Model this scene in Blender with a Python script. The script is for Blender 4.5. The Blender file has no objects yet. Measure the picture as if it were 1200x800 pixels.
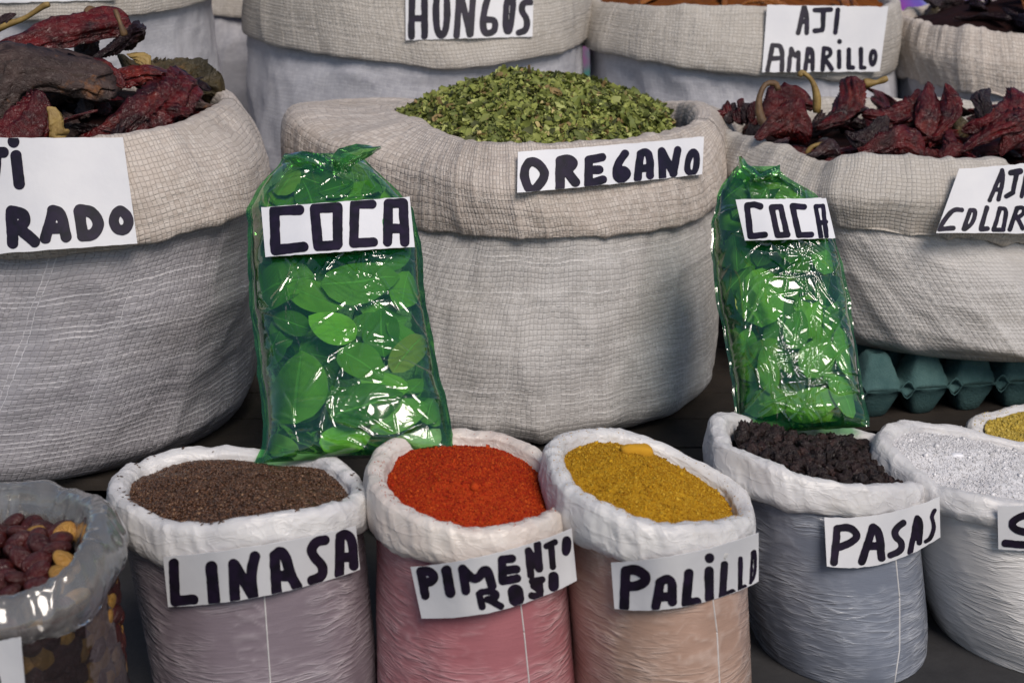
import bpy, math, random
import numpy as np
from mathutils import Vector, Matrix
from mathutils.bvhtree import BVHTree

PI = math.pi
sc = bpy.context.scene
COL = sc.collection
R = math.radians

# ------------------------------------------------------------------ camera
CAM_H, PITCH, FPX = 1.0, R(18), 1667.0
cam_d = bpy.data.cameras.new('camera')
cam_d.sensor_width = 36.0
cam_d.lens = 36.0 * FPX / 1200.0
cam_d.clip_end = 100
cam_d.dof.use_dof = True
cam_d.dof.focus_distance = 2.02
cam_d.dof.aperture_fstop = 6.0
cam = bpy.data.objects.new('camera', cam_d)
cam.location = (0, 0, CAM_H)
cam.rotation_euler = (R(90) - PITCH, 0, 0)
COL.objects.link(cam)
sc.camera = cam

# ------------------------------------------------------------------ light
SUN_DIR = Vector((0.28, -0.66, 0.72)).normalized()
w = bpy.data.worlds.new('World'); sc.world = w; w.use_nodes = True
nt = w.node_tree
sky = nt.nodes.new('ShaderNodeTexSky'); sky.sky_type = 'NISHITA'; sky.sun_disc = False
sky.sun_elevation = math.asin(SUN_DIR.z)
sky.sun_rotation = math.atan2(SUN_DIR.x, SUN_DIR.y)
bg = nt.nodes['Background']; bg.inputs['Strength'].default_value = 0.092
nt.links.new(sky.outputs[0], bg.inputs[0])
sl = bpy.data.lights.new('sun', 'SUN'); sl.energy = 3.0; sl.angle = R(26); sl.color = (1.0, 0.905, 0.81)
so = bpy.data.objects.new('sun', sl); so.rotation_euler = SUN_DIR.to_track_quat('Z', 'Y').to_euler()
so.location = (2, -3, 4); COL.objects.link(so)
sc.view_settings.view_transform = 'Standard'
sc.view_settings.look = 'None'
sc.view_settings.exposure = 0.05
sc.view_settings.gamma = 1
sc.render.engine = 'CYCLES'
sc.cycles.transparent_max_bounces = 24
sc.cycles.max_bounces = 8
sc.cycles.caustics_reflective = False
sc.cycles.caustics_refractive = False

# ------------------------------------------------------------------ helpers
CP, SP = math.cos(PITCH), math.sin(PITCH)
def ray(px, py):
    u = (np.asarray(px, float) - 600) / FPX; v = (400 - np.asarray(py, float)) / FPX
    return u, CP + v * SP, -SP + v * CP
def P(px, py, Y):
    """the point of the place at depth Y (metres from the viewer) that is seen at px, py"""
    x, y, z = ray(px, py); k = np.asarray(Y, float) / y
    return np.stack(np.broadcast_arrays(x * k, y * k, CAM_H + z * k), -1)

rng = np.random.default_rng(5)
_st = np.stack
def S3(a, axis=-1):
    return _st(np.broadcast_arrays(*[np.asarray(x, float) for x in a]), axis)
random.seed(5)

def _hash(ix, iy, iz, seed):
    h = (ix * 374761393 + iy * 668265263 + iz * 2147483647 + seed * 1274126177) & 0xffffffff
    h = ((h ^ (h >> 13)) * 1274126177) & 0xffffffff
    h = ((h ^ (h >> 16)) * 2246822519) & 0xffffffff
    return ((h ^ (h >> 15)) & 0xffffff) / float(0xffffff)
def vn(p, seed=0):
    p = np.asarray(p, float); f = np.floor(p); i = f.astype(np.int64); t = p - f
    t = t * t * t * (t * (t * 6 - 15) + 10)
    o = 0
    for dx in (0, 1):
        wx = t[..., 0] if dx else 1 - t[..., 0]
        for dy in (0, 1):
            wy = t[..., 1] if dy else 1 - t[..., 1]
            for dz in (0, 1):
                wz = t[..., 2] if dz else 1 - t[..., 2]
                o = o + wx * wy * wz * _hash(i[..., 0] + dx, i[..., 1] + dy, i[..., 2] + dz, seed)
    return o
def fbm(p, oct=3, seed=0):
    s = 0; a = .5; q = np.asarray(p, float)
    for k in range(oct):
        s = s + a * (vn(q, seed + k) - .5) * 2; a *= .5; q = q * 2.03 + 7.1
    return s
def ridge(p, oct=3, seed=0, pw=2.0):
    s = 0; a = .6; q = np.asarray(p, float)
    for k in range(oct):
        s = s + a * np.clip(1 - np.abs(2 * vn(q, seed + k) - 1), 0, 1) ** pw; a *= .5; q = q * 2.1 + 3.3
    return s
def unit(v): return v / (np.linalg.norm(v, axis=-1, keepdims=True) + 1e-12)

def mk(name, V, quads=None, tris=None, mat=None, parent=None, uv=None, col=None, att=None, smooth=True):
    V = np.asarray(V, float).reshape(-1, 3)
    fs = []
    if quads is not None and len(quads): fs.append(np.asarray(quads, int).reshape(-1, 4))
    if tris is not None and len(tris): fs.append(np.asarray(tris, int).reshape(-1, 3))
    loops = np.concatenate([f.ravel() for f in fs]); sizes = np.concatenate([np.full(len(f), f.shape[1]) for f in fs])
    starts = np.concatenate([[0], np.cumsum(sizes)[:-1]])
    me = bpy.data.meshes.new(name)
    me.vertices.add(len(V)); me.vertices.foreach_set('co', V.ravel().astype(np.float32))
    me.loops.add(len(loops)); me.loops.foreach_set('vertex_index', loops.astype(np.int32))
    me.polygons.add(len(sizes)); me.polygons.foreach_set('loop_start', starts.astype(np.int32))
    try: me.polygons.foreach_set('loop_total', sizes.astype(np.int32))
    except Exception: pass
    me.update(calc_edges=True)
    me.polygons.foreach_set('use_smooth', np.full(len(sizes), bool(smooth)))
    if uv is not None:
        l = me.uv_layers.new(name='UVMap'); l.data.foreach_set('uv', np.asarray(uv, np.float32).reshape(-1, 2)[loops].ravel())
    if col is not None:
        c = np.ones((len(V), 4), np.float32); c[:, :3] = col
        a = me.color_attributes.new('tint', 'FLOAT_COLOR', 'POINT'); a.data.foreach_set('color', c.ravel())
    if att is not None:
        a = me.attributes.new('lift', 'FLOAT', 'POINT'); a.data.foreach_set('value', np.asarray(att, np.float32).ravel())
    if mat is not None: me.materials.append(mat)
    me.validate()
    o = bpy.data.objects.new(name, me); COL.objects.link(o)
    if parent is not None:
        o.parent = parent
        o.matrix_parent_inverse = parent_mat(parent).inverted()
    return o
def parent_mat(p):
    m = Matrix.LocRotScale(p.location, p.rotation_euler, p.scale)
    return m if p.parent is None else parent_mat(p.parent) @ p.matrix_parent_inverse @ m
def thing(name, label, cat, loc=(0, 0, 0), group=None):
    o = bpy.data.objects.new(name, None); o.location = loc; o.empty_display_size = .05; COL.objects.link(o)
    return tag(o, label, cat, group)
def tag(o, label=None, cat=None, group=None, kind=None):
    if label: o['label'] = label
    if cat: o['category'] = cat
    if group: o['group'] = group
    if kind: o['kind'] = kind
    return o
def dup(o, name=None):
    c = o.copy(); COL.objects.link(c)
    for ch in [x for x in o.children]:
        d = ch.copy(); COL.objects.link(d); d.parent = c
    return c
def grid_quads(nr, nc, wrap=True):
    r = np.arange(nr - 1)[:, None]; n = nc if wrap else nc - 1
    c = np.arange(n)[None, :]; c2 = (c + 1) % nc
    return S3([r * nc + c, r * nc + c2, (r + 1) * nc + c2, (r + 1) * nc + c], -1).reshape(-1, 4)
def grid_normals(G, wrap=True):
    if wrap: du = np.roll(G, -1, 1) - np.roll(G, 1, 1)
    else: du = np.gradient(G, axis=1)
    dv = np.gradient(G, axis=0)
    return unit(np.cross(du, dv))
def periodic(th, vals, T):
    """periodic cubic through unevenly spaced control angles (degrees)"""
    o = np.argsort(np.array(th) % 360); th = (np.array(th, float) % 360)[o]; vals = np.array(vals, float)[o]
    if vals.ndim == 1: vals = vals[:, None]
    n = len(th); th2 = np.concatenate([th[-2:] - 360, th, th[:3] + 360]); v2 = np.concatenate([vals[-2:], vals, vals[:3]])
    m = np.zeros_like(v2)
    m[1:-1] = (v2[2:] - v2[:-2]) / (th2[2:] - th2[:-2])[:, None]
    T = np.asarray(T, float) % 360
    k = np.searchsorted(th2, T, side='right') - 1
    h = (th2[k + 1] - th2[k]); s = ((T - th2[k]) / h)[:, None]; h = h[:, None]
    s2, s3 = s * s, s ** 3
    return (2*s3 - 3*s2 + 1) * v2[k] + (s3 - 2*s2 + s) * h * m[k] + (-2*s3 + 3*s2) * v2[k+1] + (s3 - s2) * h * m[k+1]
def profile(ctrl, n):
    """catmull-rom through a list of (N,3) rings -> (n,N,3)"""
    C = np.stack(ctrl); C = np.concatenate([2 * C[:1] - C[1:2], C, 2 * C[-1:] - C[-2:-1]])
    m = len(ctrl) - 1; t = np.linspace(0, m - 1e-6, n); k = t.astype(int); s = (t - k)[:, None, None]
    a, b, c, d = C[k], C[k+1], C[k+2], C[k+3]
    return .5 * ((2*b) + (-a + c) * s + (2*a - 5*b + 4*c - d) * s*s + (-a + 3*b - 3*c + d) * s**3)
def outward(Cv):
    t = np.roll(Cv, -1, 0) - np.roll(Cv, 1, 0); n = S3([t[:, 1], -t[:, 0], 0 * t[:, 0]], -1)
    n = unit(n)
    for _ in range(6): n = unit(n + np.roll(n, 1, 0) + np.roll(n, -1, 0) + np.roll(n, 3, 0) + np.roll(n, -3, 0))
    return n

# ------------------------------------------------------------------ node helpers
class N:
    def __init__(s, name):
        s.m = bpy.data.materials.new(name); s.m.use_nodes = True; s.t = s.m.node_tree
        s.b = s.t.nodes['Principled BSDF']; s.out = s.t.nodes['Material Output']
    def n(s, typ, **kw):
        x = s.t.nodes.new(typ)
        for k, v in kw.items(): setattr(x, k, v)
        return x
    def L(s, a, b): s.t.links.new(a, b)
    def inp(s, sock, v):
        if isinstance(v, bpy.types.NodeSocket): s.L(v, sock)
        elif isinstance(v, (tuple, list)) and len(v) == 3 and len(sock.default_value) == 4: sock.default_value = (*v, 1)
        else: sock.default_value = v
    def math(s, op, a, b=0.0, c=0.0):
        x = s.n('ShaderNodeMath', operation=op)
        s.inp(x.inputs[0], a); s.inp(x.inputs[1], b); s.inp(x.inputs[2], c); return x.outputs[0]
    def vmath(s, op, a, b=(0, 0, 0)):
        x = s.n('ShaderNodeVectorMath', operation=op); s.inp(x.inputs[0], a)
        if op == 'SCALE': s.inp(x.inputs['Scale'], b)
        else: s.inp(x.inputs[1], b)
        return x.outputs[0]
    def mix(s, f, a, b, mode='MIX'):
        x = s.n('ShaderNodeMix', data_type='RGBA', blend_type=mode)
        s.inp(x.inputs[0], f); s.inp(x.inputs[6], a); s.inp(x.inputs[7], b); return x.outputs[2]
    def obj(s): return s.n('ShaderNodeTexCoord').outputs['Object']
    def uv(s): return s.n('ShaderNodeTexCoord').outputs['UV']
    def noise(s, vec, scale, detail=3, rough=.55, dist=0, out=0):
        x = s.n('ShaderNodeTexNoise'); s.inp(x.inputs['Vector'], vec); x.inputs['Scale'].default_value = scale
        x.inputs['Detail'].default_value = detail; x.inputs['Roughness'].default_value = rough; x.inputs['Distortion'].default_value = dist
        return x.outputs[out]
    def scale(s, vec, sc3):
        x = s.n('ShaderNodeMapping'); s.inp(x.inputs['Vector'], vec); x.inputs['Scale'].default_value = sc3; return x.outputs[0]
    def voro(s, vec, scale, feature='F1', out=0):
        x = s.n('ShaderNodeTexVoronoi', feature=feature); s.inp(x.inputs['Vector'], vec); x.inputs['Scale'].default_value = scale; return x.outputs[out]
    def ramp(s, f, stops):
        x = s.n('ShaderNodeValToRGB'); s.inp(x.inputs[0], f); e = x.color_ramp.elements
        while len(e) < len(stops): e.new(.5)
        for i, (p, c) in enumerate(stops):
            e[i].position = p; e[i].color = (*c, 1) if isinstance(c, (tuple, list)) else (c, c, c, 1)
        return x.outputs[0]
    def rng(s, f, a, b, c=0, d=1):
        x = s.n('ShaderNodeMapRange'); s.inp(x.inputs[0], f)
        for i, v in zip((1, 2, 3, 4), (a, b, c, d)): x.inputs[i].default_value = v
        return x.outputs[0]
    def bump(s, h, strength=.5, dist=.002, prev=None):
        x = s.n('ShaderNodeBump'); x.inputs['Strength'].default_value = strength; x.inputs['Distance'].default_value = dist
        s.inp(x.inputs['Height'], h)
        if prev is not None: s.L(prev, x.inputs['Normal'])
        return x.outputs[0]
    def attr(s, name, out='Color'): return s.n('ShaderNodeAttribute', attribute_name=name).outputs[out]
    def set(s, **kw):
        for k, v in kw.items(): s.inp(s.b.inputs[k.replace('_', ' ')], v)
        return s

def mat_weave(name, base, dark, light, cell=.0082, lines=.5, rough=.5, bump=.7, uline=.82, vline=.75, cvar=.6):
    m = N(name); uv = m.uv()
    nz = m.noise(uv, 9, 2, .5, 0, 1)
    off = m.vmath('SCALE', m.vmath('SUBTRACT', nz, (.5, .5, .5)), .022)
    nz2 = m.noise(uv, 60, 2, .5, 0, 1)
    off2 = m.vmath('SCALE', m.vmath('SUBTRACT', nz2, (.5, .5, .5)), .0035)
    q = m.vmath('SCALE', m.vmath('ADD', m.vmath('ADD', uv, off), off2), 1 / cell)
    sx = m.n('ShaderNodeSeparateXYZ'); m.L(q, sx.inputs[0]); X, Y = sx.outputs[0], sx.outputs[1]
    ix, iy = m.math('FLOOR', X), m.math('FLOOR', Y); fx, fy = m.math('FRACT', X), m.math('FRACT', Y)
    par = m.math('FRACT', m.math('MULTIPLY', m.math('ADD', ix, iy), .5)); par = m.math('GREATER_THAN', par, .25)
    def pr(f, p): return m.math('SUBTRACT', 1, m.math('POWER', m.math('ABSOLUTE', m.math('SUBTRACT', m.math('MULTIPLY', f, 2), 1)), p))
    hA = m.math('MULTIPLY', pr(fx, 6), m.math('MULTIPLY_ADD', pr(fy, 2), .5, .5))
    hB = m.math('MULTIPLY', pr(fy, 6), m.math('MULTIPLY_ADD', pr(fx, 2), .5, .5))
    h = m.math('ADD', m.math('MULTIPLY', par, hA), m.math('MULTIPLY', m.math('SUBTRACT', 1, par), hB))
    def wn(a, b):
        c = m.n('ShaderNodeCombineXYZ'); m.inp(c.inputs[0], a); m.inp(c.inputs[1], b)
        x = m.n('ShaderNodeTexWhiteNoise', noise_dimensions='2D'); m.L(c.outputs[0], x.inputs['Vector']); return x.outputs['Value']
    cellr = wn(ix, iy); colr = wn(ix, 3.3); rowr = wn(7.7, iy)
    # folded tapes show as narrow pale double lines along the weave
    def line(idxr, f, along, thr):
        on = m.math('GREATER_THAN', idxr, thr)
        edge = m.math('MAXIMUM', m.rng(f, .75, .9), m.rng(f, .25, .1))
        brk = m.rng(m.noise(m.scale(uv, along), 1, 3, .6), .36, .52)
        return m.math('MULTIPLY', m.math('MULTIPLY', on, edge), brk)
    lu = line(colr, fx, (120, 14, 1), uline); lv = line(rowr, fy, (9, 120, 1), vline)
    ln = m.math('MAXIMUM', lu, lv)
    big = m.noise(uv, 7, 4, .6)
    c = m.mix(m.rng(big, .32, .7), dark, base)
    c = m.mix(m.math('MULTIPLY', m.rng(cellr, .1, 1), cvar), c, light)
    c = m.mix(m.math('MULTIPLY', m.rng(h, .5, .05), .18), c, tuple(x * .45 for x in dark))
    c = m.mix(m.math('MULTIPLY', ln, lines), c, tuple(min(.85, x * 1.35) for x in light))
    dirt = m.rng(m.noise(uv, 3.1, 5, .7), .52, .75)
    c = m.mix(m.math('MULTIPLY', dirt, .3), c, tuple(x * y for x, y in zip(dark, (.85, .78, .68))))
    fib = m.noise(m.scale(uv, (900, 60, 1)), 1, 2, .6)
    hh = m.math('ADD', m.math('MULTIPLY', h, m.math('MULTIPLY_ADD', cellr, .7, .6)), m.math('MULTIPLY', ln, .8))
    hh = m.math('MULTIPLY_ADD', fib, .25, hh)
    nb = m.bump(hh, bump, .0016)
    m.set(Base_Color=c, Roughness=m.math('MULTIPLY_ADD', cellr, .3, rough - .12), Normal=nb)
    m.set(Specular_IOR_Level=.45)
    return m.m

M = {}
M['weave_grey'] = mat_weave('woven_sack_grey', (.45, .43, .415), (.37, .355, .345), (.55, .535, .525), lines=.55, cvar=.4)
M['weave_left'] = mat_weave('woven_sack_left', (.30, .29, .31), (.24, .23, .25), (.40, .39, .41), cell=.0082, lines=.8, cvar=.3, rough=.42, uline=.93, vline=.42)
M['weave_cuff'] = mat_weave('woven_sack_cuff', (.46, .40, .355), (.36, .31, .27), (.58, .53, .485), cell=.0078, lines=.3, rough=.62, bump=.9, uline=.86, vline=.86)
M['weave_cuff_pale'] = mat_weave('woven_sack_cuff_pale', (.44, .405, .365), (.35, .32, .285), (.52, .49, .455), cell=.0068, lines=.2, rough=.65, bump=.8, uline=.9, vline=.9)
M['weave_back'] = mat_weave('woven_sack_back', (.45, .45, .485), (.37, .37, .41), (.5, .5, .53), cell=.007, lines=.2, rough=.5, bump=.25, uline=.9, vline=.85)

def mat_plastic(name, tint, white=(.55, .53, .54), rough=.27, glint_mix=.75):
    """milky bag film lying on what it holds: whiter where it stands off the contents, wrinkle glints painted on as white streaks"""
    m = N(name); uv = m.uv()
    lift = m.attr('lift', 'Fac')
    w1 = m.noise(m.scale(uv, (10, 62, 1)), 1, 3, .5, .35)
    w2 = m.noise(m.scale(uv, (20, 130, 1)), 1, 2, .5, .3)
    rd = m.math('SUBTRACT', 1, m.math('ABSOLUTE', m.math('MULTIPLY_ADD', w1, 2, -1)))
    rd = m.math('POWER', rd, 9)
    rd2 = m.math('POWER', m.math('SUBTRACT', 1, m.math('ABSOLUTE', m.math('MULTIPLY_ADD', w2, 2, -1))), 9)
    patch = m.rng(m.noise(uv, 7, 3, .6, .4), .43, .64)
    gran = m.noise(uv, 420, 2, .6)
    st = m.math('MULTIPLY', m.math('MULTIPLY', m.math('ADD', m.math('MULTIPLY', rd, .6), m.math('MULTIPLY', rd2, .5)), patch), glint_mix)  # white streaks put the glints of the wrinkles into the film colour
    st = m.math('MAXIMUM', st, m.math('MULTIPLY', lift, .55))
    c = m.mix(m.rng(m.noise(uv, 5, 4, .6), .3, .7), tuple(x * .85 for x in tint), tint)
    c = m.mix(m.math('MULTIPLY', m.rng(gran, .45, .7), .2), c, tuple(x * .7 for x in tint))
    c = m.mix(st, c, white)
    h = m.math('ADD', m.math('MULTIPLY', rd, .8), m.math('MULTIPLY', rd2, .4))
    h = m.math('MULTIPLY', h, m.math('MULTIPLY_ADD', patch, .9, .1))
    m.set(Base_Color=c, Roughness=rough, Normal=m.bump(h, .8, .0022), Specular_IOR_Level=.55)
    m.b.inputs['Coat Weight'].default_value = .25; m.b.inputs['Coat Roughness'].default_value = .18
    return m.m
def mat_rim(name, c1=(.62, .61, .60), c2=(.50, .49, .50), rough=.42):
    m = N(name); p = m.obj(); uv = m.uv()
    c = m.mix(m.rng(m.noise(p, 14, 4, .6), .35, .68), c2, c1)
    wr = m.noise(m.scale(uv, (14, 34, 1)), 1, 3, .5, 1.2); rd = m.math('POWER', m.math('SUBTRACT', 1, m.math('ABSOLUTE', m.math('MULTIPLY_ADD', wr, 2, -1))), 4)
    f = m.noise(p, 160, 3, .6, .8)
    def iso(scl, off_, wd, st3):
        v_ = m.noise(m.vmath('ADD', m.scale(uv, st3), off_), scl, 2, .5, .6); return m.rng(m.math('ABSOLUTE', m.math('SUBTRACT', v_, .5)), wd, 0, 0, 1)
    isoc = m.math('ADD', iso(9, (0, 0, 0), .022, (1, 2.2, 1)), m.math('ADD', iso(13, (4, 7, 0), .02, (1.4, 1.6, 1)), iso(24, (9, 1, 0), .03, (1, 1.5, 1))))
    dirt = m.rng(m.noise(p, 22, 5, .7), .56, .75)
    c = m.mix(m.math('MULTIPLY', dirt, .35), c, tuple(a * b for a, b in zip(c2, (.85, .8, .7))))
    m.set(Base_Color=c, Roughness=rough, Normal=m.bump(m.math('ADD', m.math('MULTIPLY_ADD', f, .1, m.math('MULTIPLY', rd, .6)), m.math('MULTIPLY', isoc, .3)), .35, .003), Specular_IOR_Level=.5)
    m.b.inputs['Subsurface Weight'].default_value = .3; m.b.inputs['Subsurface Scale'].default_value = .01
    m.b.inputs['Subsurface Radius'].default_value = (1, .9, .8)
    return m.m
M['rim'] = mat_rim('bag_rim_white')
M['rim_orange'] = mat_rim('bag_rim_dusted', (.62, .58, .54), (.52, .45, .41))

def mat_tint(name, rough=.7, spec=.3, vary=.25, bscale=300, bstr=.3, sss=0):
    m = N(name); p = m.obj(); t = m.attr('tint')
    c = m.mix(m.math('MULTIPLY', m.noise(p, bscale * .4, 3, .6), vary * 2), t, m.mix(.5, t, (.02, .015, .01)))
    m.set(Base_Color=c, Roughness=rough, Specular_IOR_Level=spec, Normal=m.bump(m.noise(p, bscale, 3, .6), bstr, .001))
    return m.m
M['herb'] = mat_tint('dried_herb', .65, .3, .2, 500, .3)
M['seed'] = mat_tint('flax_seed', .32, .5, .1, 800, .1)
M['powder'] = mat_tint('spice_powder', .85, .15, .12, 1500, .5)
M['salt'] = mat_tint('salt_crystal', .4, .5, .05, 900, .3)

def mat_paper():
    m = N('white_card'); p = m.obj()
    c = m.mix(m.rng(m.noise(p, 12, 4, .6), .3, .75), (.60, .605, .64), (.68, .68, .70))
    m.set(Base_Color=c, Roughness=.55, Normal=m.bump(m.noise(p, 45, 3, .5), .25, .002)); return m.m
M['paper'] = mat_paper()
def mat_ink():
    m = N('marker_ink'); p = m.obj(); f = m.rng(m.noise(p, 60, 3, .6, .4), .35, .7)
    c = m.mix(f, (.005, .004, .009), (.015, .008, .026))
    m.set(Base_Color=c, Roughness=.45, Specular_IOR_Level=.35); return m.m
M['ink'] = mat_ink()
def mat_simple(name, a, b, scale=20, rough=.6, bs=0, bst=.3, spec=.4, dist=0):
    m = N(name); p = m.obj()
    m.set(Base_Color=m.mix(m.rng(m.noise(p, scale, 5, .6, dist), .35, .68), a, b), Roughness=rough, Specular_IOR_Level=spec)
    if bs: m.set(Normal=m.bump(m.noise(p, bs, 4, .65), bst, .004))
    return m.m
M['seam'] = mat_simple('bag_seam', (.55, .54, .54), (.62, .6, .6), 60, .4)
M['floor'] = mat_simple('dark_ground', (.022, .022, .024), (.045, .044, .046), 6, .7, 60)
M['wood'] = mat_simple('dark_wood', (.014, .011, .009), (.03, .023, .018), 12, .75, 90)
M['tray'] = mat_simple('teal_pulp', (.033, .078, .080), (.062, .122, .120), 25, .85, 260, .5, .2)

def mat_chili(name, a, b, c3, rough=.33, spot=.0):
    m = N(name); p = m.obj()
    oi = m.n('ShaderNodeObjectInfo').outputs['Random']
    q = m.vmath('ADD', p, m.vmath('SCALE', (1, 2, 3), m.math('MULTIPLY', oi, 9.0)))
    f = m.noise(q, 26, 5, .65, .8); g = m.noise(q, 75, 4, .6, 1.5)
    c = m.mix(m.rng(f, .35, .68), a, b)
    c = m.mix(m.math('MULTIPLY', m.rng(m.noise(q, 18, 4, .7, .5), .56, .7), .8), c, c3)
    c = m.mix(m.math('MULTIPLY', oi, .35), c, tuple(x * .35 for x in a))
    rd = m.math('POWER', m.math('SUBTRACT', 1, m.math('ABSOLUTE', m.math('MULTIPLY_ADD', g, 2, -1))), 3)
    m.set(Base_Color=c, Roughness=m.math('MULTIPLY_ADD', g, .3, rough - .12), Normal=m.bump(rd, .7, .0025), Specular_IOR_Level=.42)
    return m.m
M['chili_red'] = mat_chili('dried_chili_red', (.022, .002, .003), (.13, .006, .007), (.18, .022, .012), .29)
M['chili_dark'] = mat_chili('dried_chili_black', (.012, .006, .008), (.035, .012, .014), (.06, .02, .015))
M['chili_olive'] = mat_chili('dried_chili_olive', (.035, .028, .014), (.085, .06, .022), (.20, .09, .015), .5)
M['chili_grey'] = mat_chili('dried_chili_brown', (.035, .020, .018), (.085, .052, .044), (.36, .13, .02), .5)
M['chili_orange'] = mat_chili('dried_chili_orange', (.22, .07, .01), (.32, .11, .015), (.12, .03, .01))
M['stem'] = mat_simple('chili_stem', (.16, .10, .03), (.28, .19, .06), 60, .6, 200)
M['stem_brown'] = mat_simple('chili_stem_brown', (.07, .04, .02), (.14, .08, .035), 60, .6, 200)
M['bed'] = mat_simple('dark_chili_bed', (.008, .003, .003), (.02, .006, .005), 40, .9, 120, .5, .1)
M['bed_orange'] = mat_simple('orange_chili_bed', (.10, .03, .005), (.2, .06, .01), 40, .9, 120, .5, .1)
M['raisin'] = mat_chili('raisin_skin', (.008, .004, .004), (.024, .009, .008), (.05, .020, .016), .5)
M['bean_red'] = mat_chili('bean_red', (.04, .007, .007), (.085, .014, .012), (.03, .008, .008), .3)
M['bean_tan'] = mat_chili('bean_split', (.34, .17, .03), (.45, .25, .06), (.28, .11, .03), .5)

def mat_film(name, tcol, gboost=1.0, milky=0.0, mcol=(.6, .6, .6), sc_=22, bst=.6, rough=.05):
    m = N(name); p = m.obj()
    tr = m.n('ShaderNodeBsdfTransparent'); gl = m.n('ShaderNodeBsdfGlossy'); gl.inputs['Roughness'].default_value = rough
    thin = m.rng(m.noise(p, 16, 3, .6), .3, .7)
    m.inp(tr.inputs['Color'], m.mix(thin, tcol, tuple(x ** .75 for x in tcol)))
    on = m.rng(m.noise(p, 11, 2, .5), .52, .66)
    fine = m.noise(m.scale(p, (1, 1, 1.8)), sc_ * 3.2, 3, .55, 1.2)
    h = m.math('ADD', m.math('MULTIPLY', m.noise(p, sc_ * .8, 2, .5, .8), .5), m.math('MULTIPLY', m.math('MULTIPLY', fine, on), .5))
    nb = m.bump(h, bst, .004)
    m.L(nb, gl.inputs['Normal'])
    fr = m.n('ShaderNodeFresnel'); fr.inputs['IOR'].default_value = 1.5; m.L(nb, fr.inputs['Normal'])
    f = m.math('MINIMUM', m.math('MULTIPLY_ADD', fr.outputs[0], 1.4 * gboost, .0), .9)
    df = m.n('ShaderNodeBsdfDiffuse'); m.inp(df.inputs['Color'], mcol); m.L(nb, df.inputs['Normal'])
    m1 = m.n('ShaderNodeMixShader'); m.inp(m1.inputs[0], milky); m.L(tr.outputs[0], m1.inputs[1]); m.L(df.outputs[0], m1.inputs[2])
    mx = m.n('ShaderNodeMixShader'); m.L(f, mx.inputs[0]); m.L(m1.outputs[0], mx.inputs[1]); m.L(gl.outputs[0], mx.inputs[2])
    m.L(mx.outputs[0], m.out.inputs['Surface'])
    return m.m
M['film_green'] = mat_film('green_cellophane', (.52, .90, .44), 1.7, .09, (.0, .24, .09), 20, .4, .07)
M['film_clear'] = mat_film('clear_bag_film', (.94, .93, .95), 2.2, .01, (.5, .5, .55), 15, .8)
M['film_milky'] = mat_film('clear_bag_rim', (.8, .8, .8), 1.6, .27, (.40, .39, .38), 18, .5, .12)
def mat_leaf():
    m = N('coca_leaf'); t = m.attr('tint'); p = m.obj(); uv = m.uv()
    sx = m.n('ShaderNodeSeparateXYZ'); m.L(uv, sx.inputs[0])
    v = m.math('ABSOLUTE', m.math('SUBTRACT', sx.outputs[1], .5))
    rib = m.rng(v, .012, .035, 1, 0)
    oi = m.n('ShaderNodeObjectInfo').outputs['Random']
    side = m.math('FRACT', m.math('MULTIPLY', m.math('ADD', sx.outputs[0], m.math('MULTIPLY', v, -1.1)), 9))
    sv = m.rng(m.math('ABSOLUTE', m.math('SUBTRACT', side, .5)), .0, .07, 1, 0)
    c = m.mix(m.math('MULTIPLY', m.noise(p, 40, 3, .6), .5), t, m.mix(.5, t, (.03, .05, .01)))
    c = m.mix(m.math('MULTIPLY', oi, .55), c, m.mix(.6, t, (.02, .06, .01)))
    c = m.mix(m.math('MULTIPLY', m.math('MAXIMUM', rib, m.math('MULTIPLY', sv, .35)), .5), c, (.30, .45, .14))
    m.set(Base_Color=c, Roughness=.5, Normal=m.bump(m.math('MAXIMUM', rib, m.math('MULTIPLY', sv, .5)), .3, .002))
    return m.m
M['leaf'] = mat_leaf()

# ------------------------------------------------------------------ the setting
def box(bmV, bmF, x0, x1, y0, y1, z0, z1, j=0.0):
    b = len(bmV)
    for z in (z0, z1):
        for x, y in ((x0, y0), (x1, y0), (x1, y1), (x0, y1)):
            bmV.append((x + random.uniform(-j, j), y + random.uniform(-j, j), z))
    for f in ((0, 3, 2, 1), (4, 5, 6, 7), (0, 1, 5, 4), (1, 2, 6, 5), (2, 3, 7, 6), (3, 0, 4, 7)):
        bmF.append([b + k for k in f])
g = np.array([(-30, -6, 0), (30, -6, 0), (30, 40, 0), (-30, 40, 0)])
tag(mk('ground', g, quads=[[0, 1, 2, 3]], mat=M['floor'], smooth=False), kind='structure')

def platform(name, label, x0, x1, y0, y1, z, nplank):
    t = thing(name, label, 'platform', (x0, y0, 0))
    wd = (y1 - y0) / nplank
    for i in range(nplank):
        V, F = [], []; box(V, F, x0, x1, y0 + i * wd + .003, y0 + (i + 1) * wd - .003, z - .02, z, .001)
        mk('plank', V, quads=F, mat=M['wood'], parent=t, smooth=False)
    for xx in np.linspace(x0 + .06, x1 - .06, 4):
        V, F = [], []; box(V, F, xx - .04, xx + .04, y0 + .03, y1 - .03, 0, z - .021)
        mk('bearer', V, quads=F, mat=M['wood'], parent=t, smooth=False)
platform('low_platform', 'low dark wooden platform under the oregano sack and left chili sack', -1.45, .50, 2.02, 2.93, .12, 7)
platform('low_platform', 'low dark wooden platform under the teal egg trays on the right', .56, 1.6, 2.27, 2.93, .12, 5)
platform('high_platform', 'higher dark wooden platform carrying the back row of sacks', -1.8, 2.0, 2.98, 4.3, .30, 8)

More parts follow.
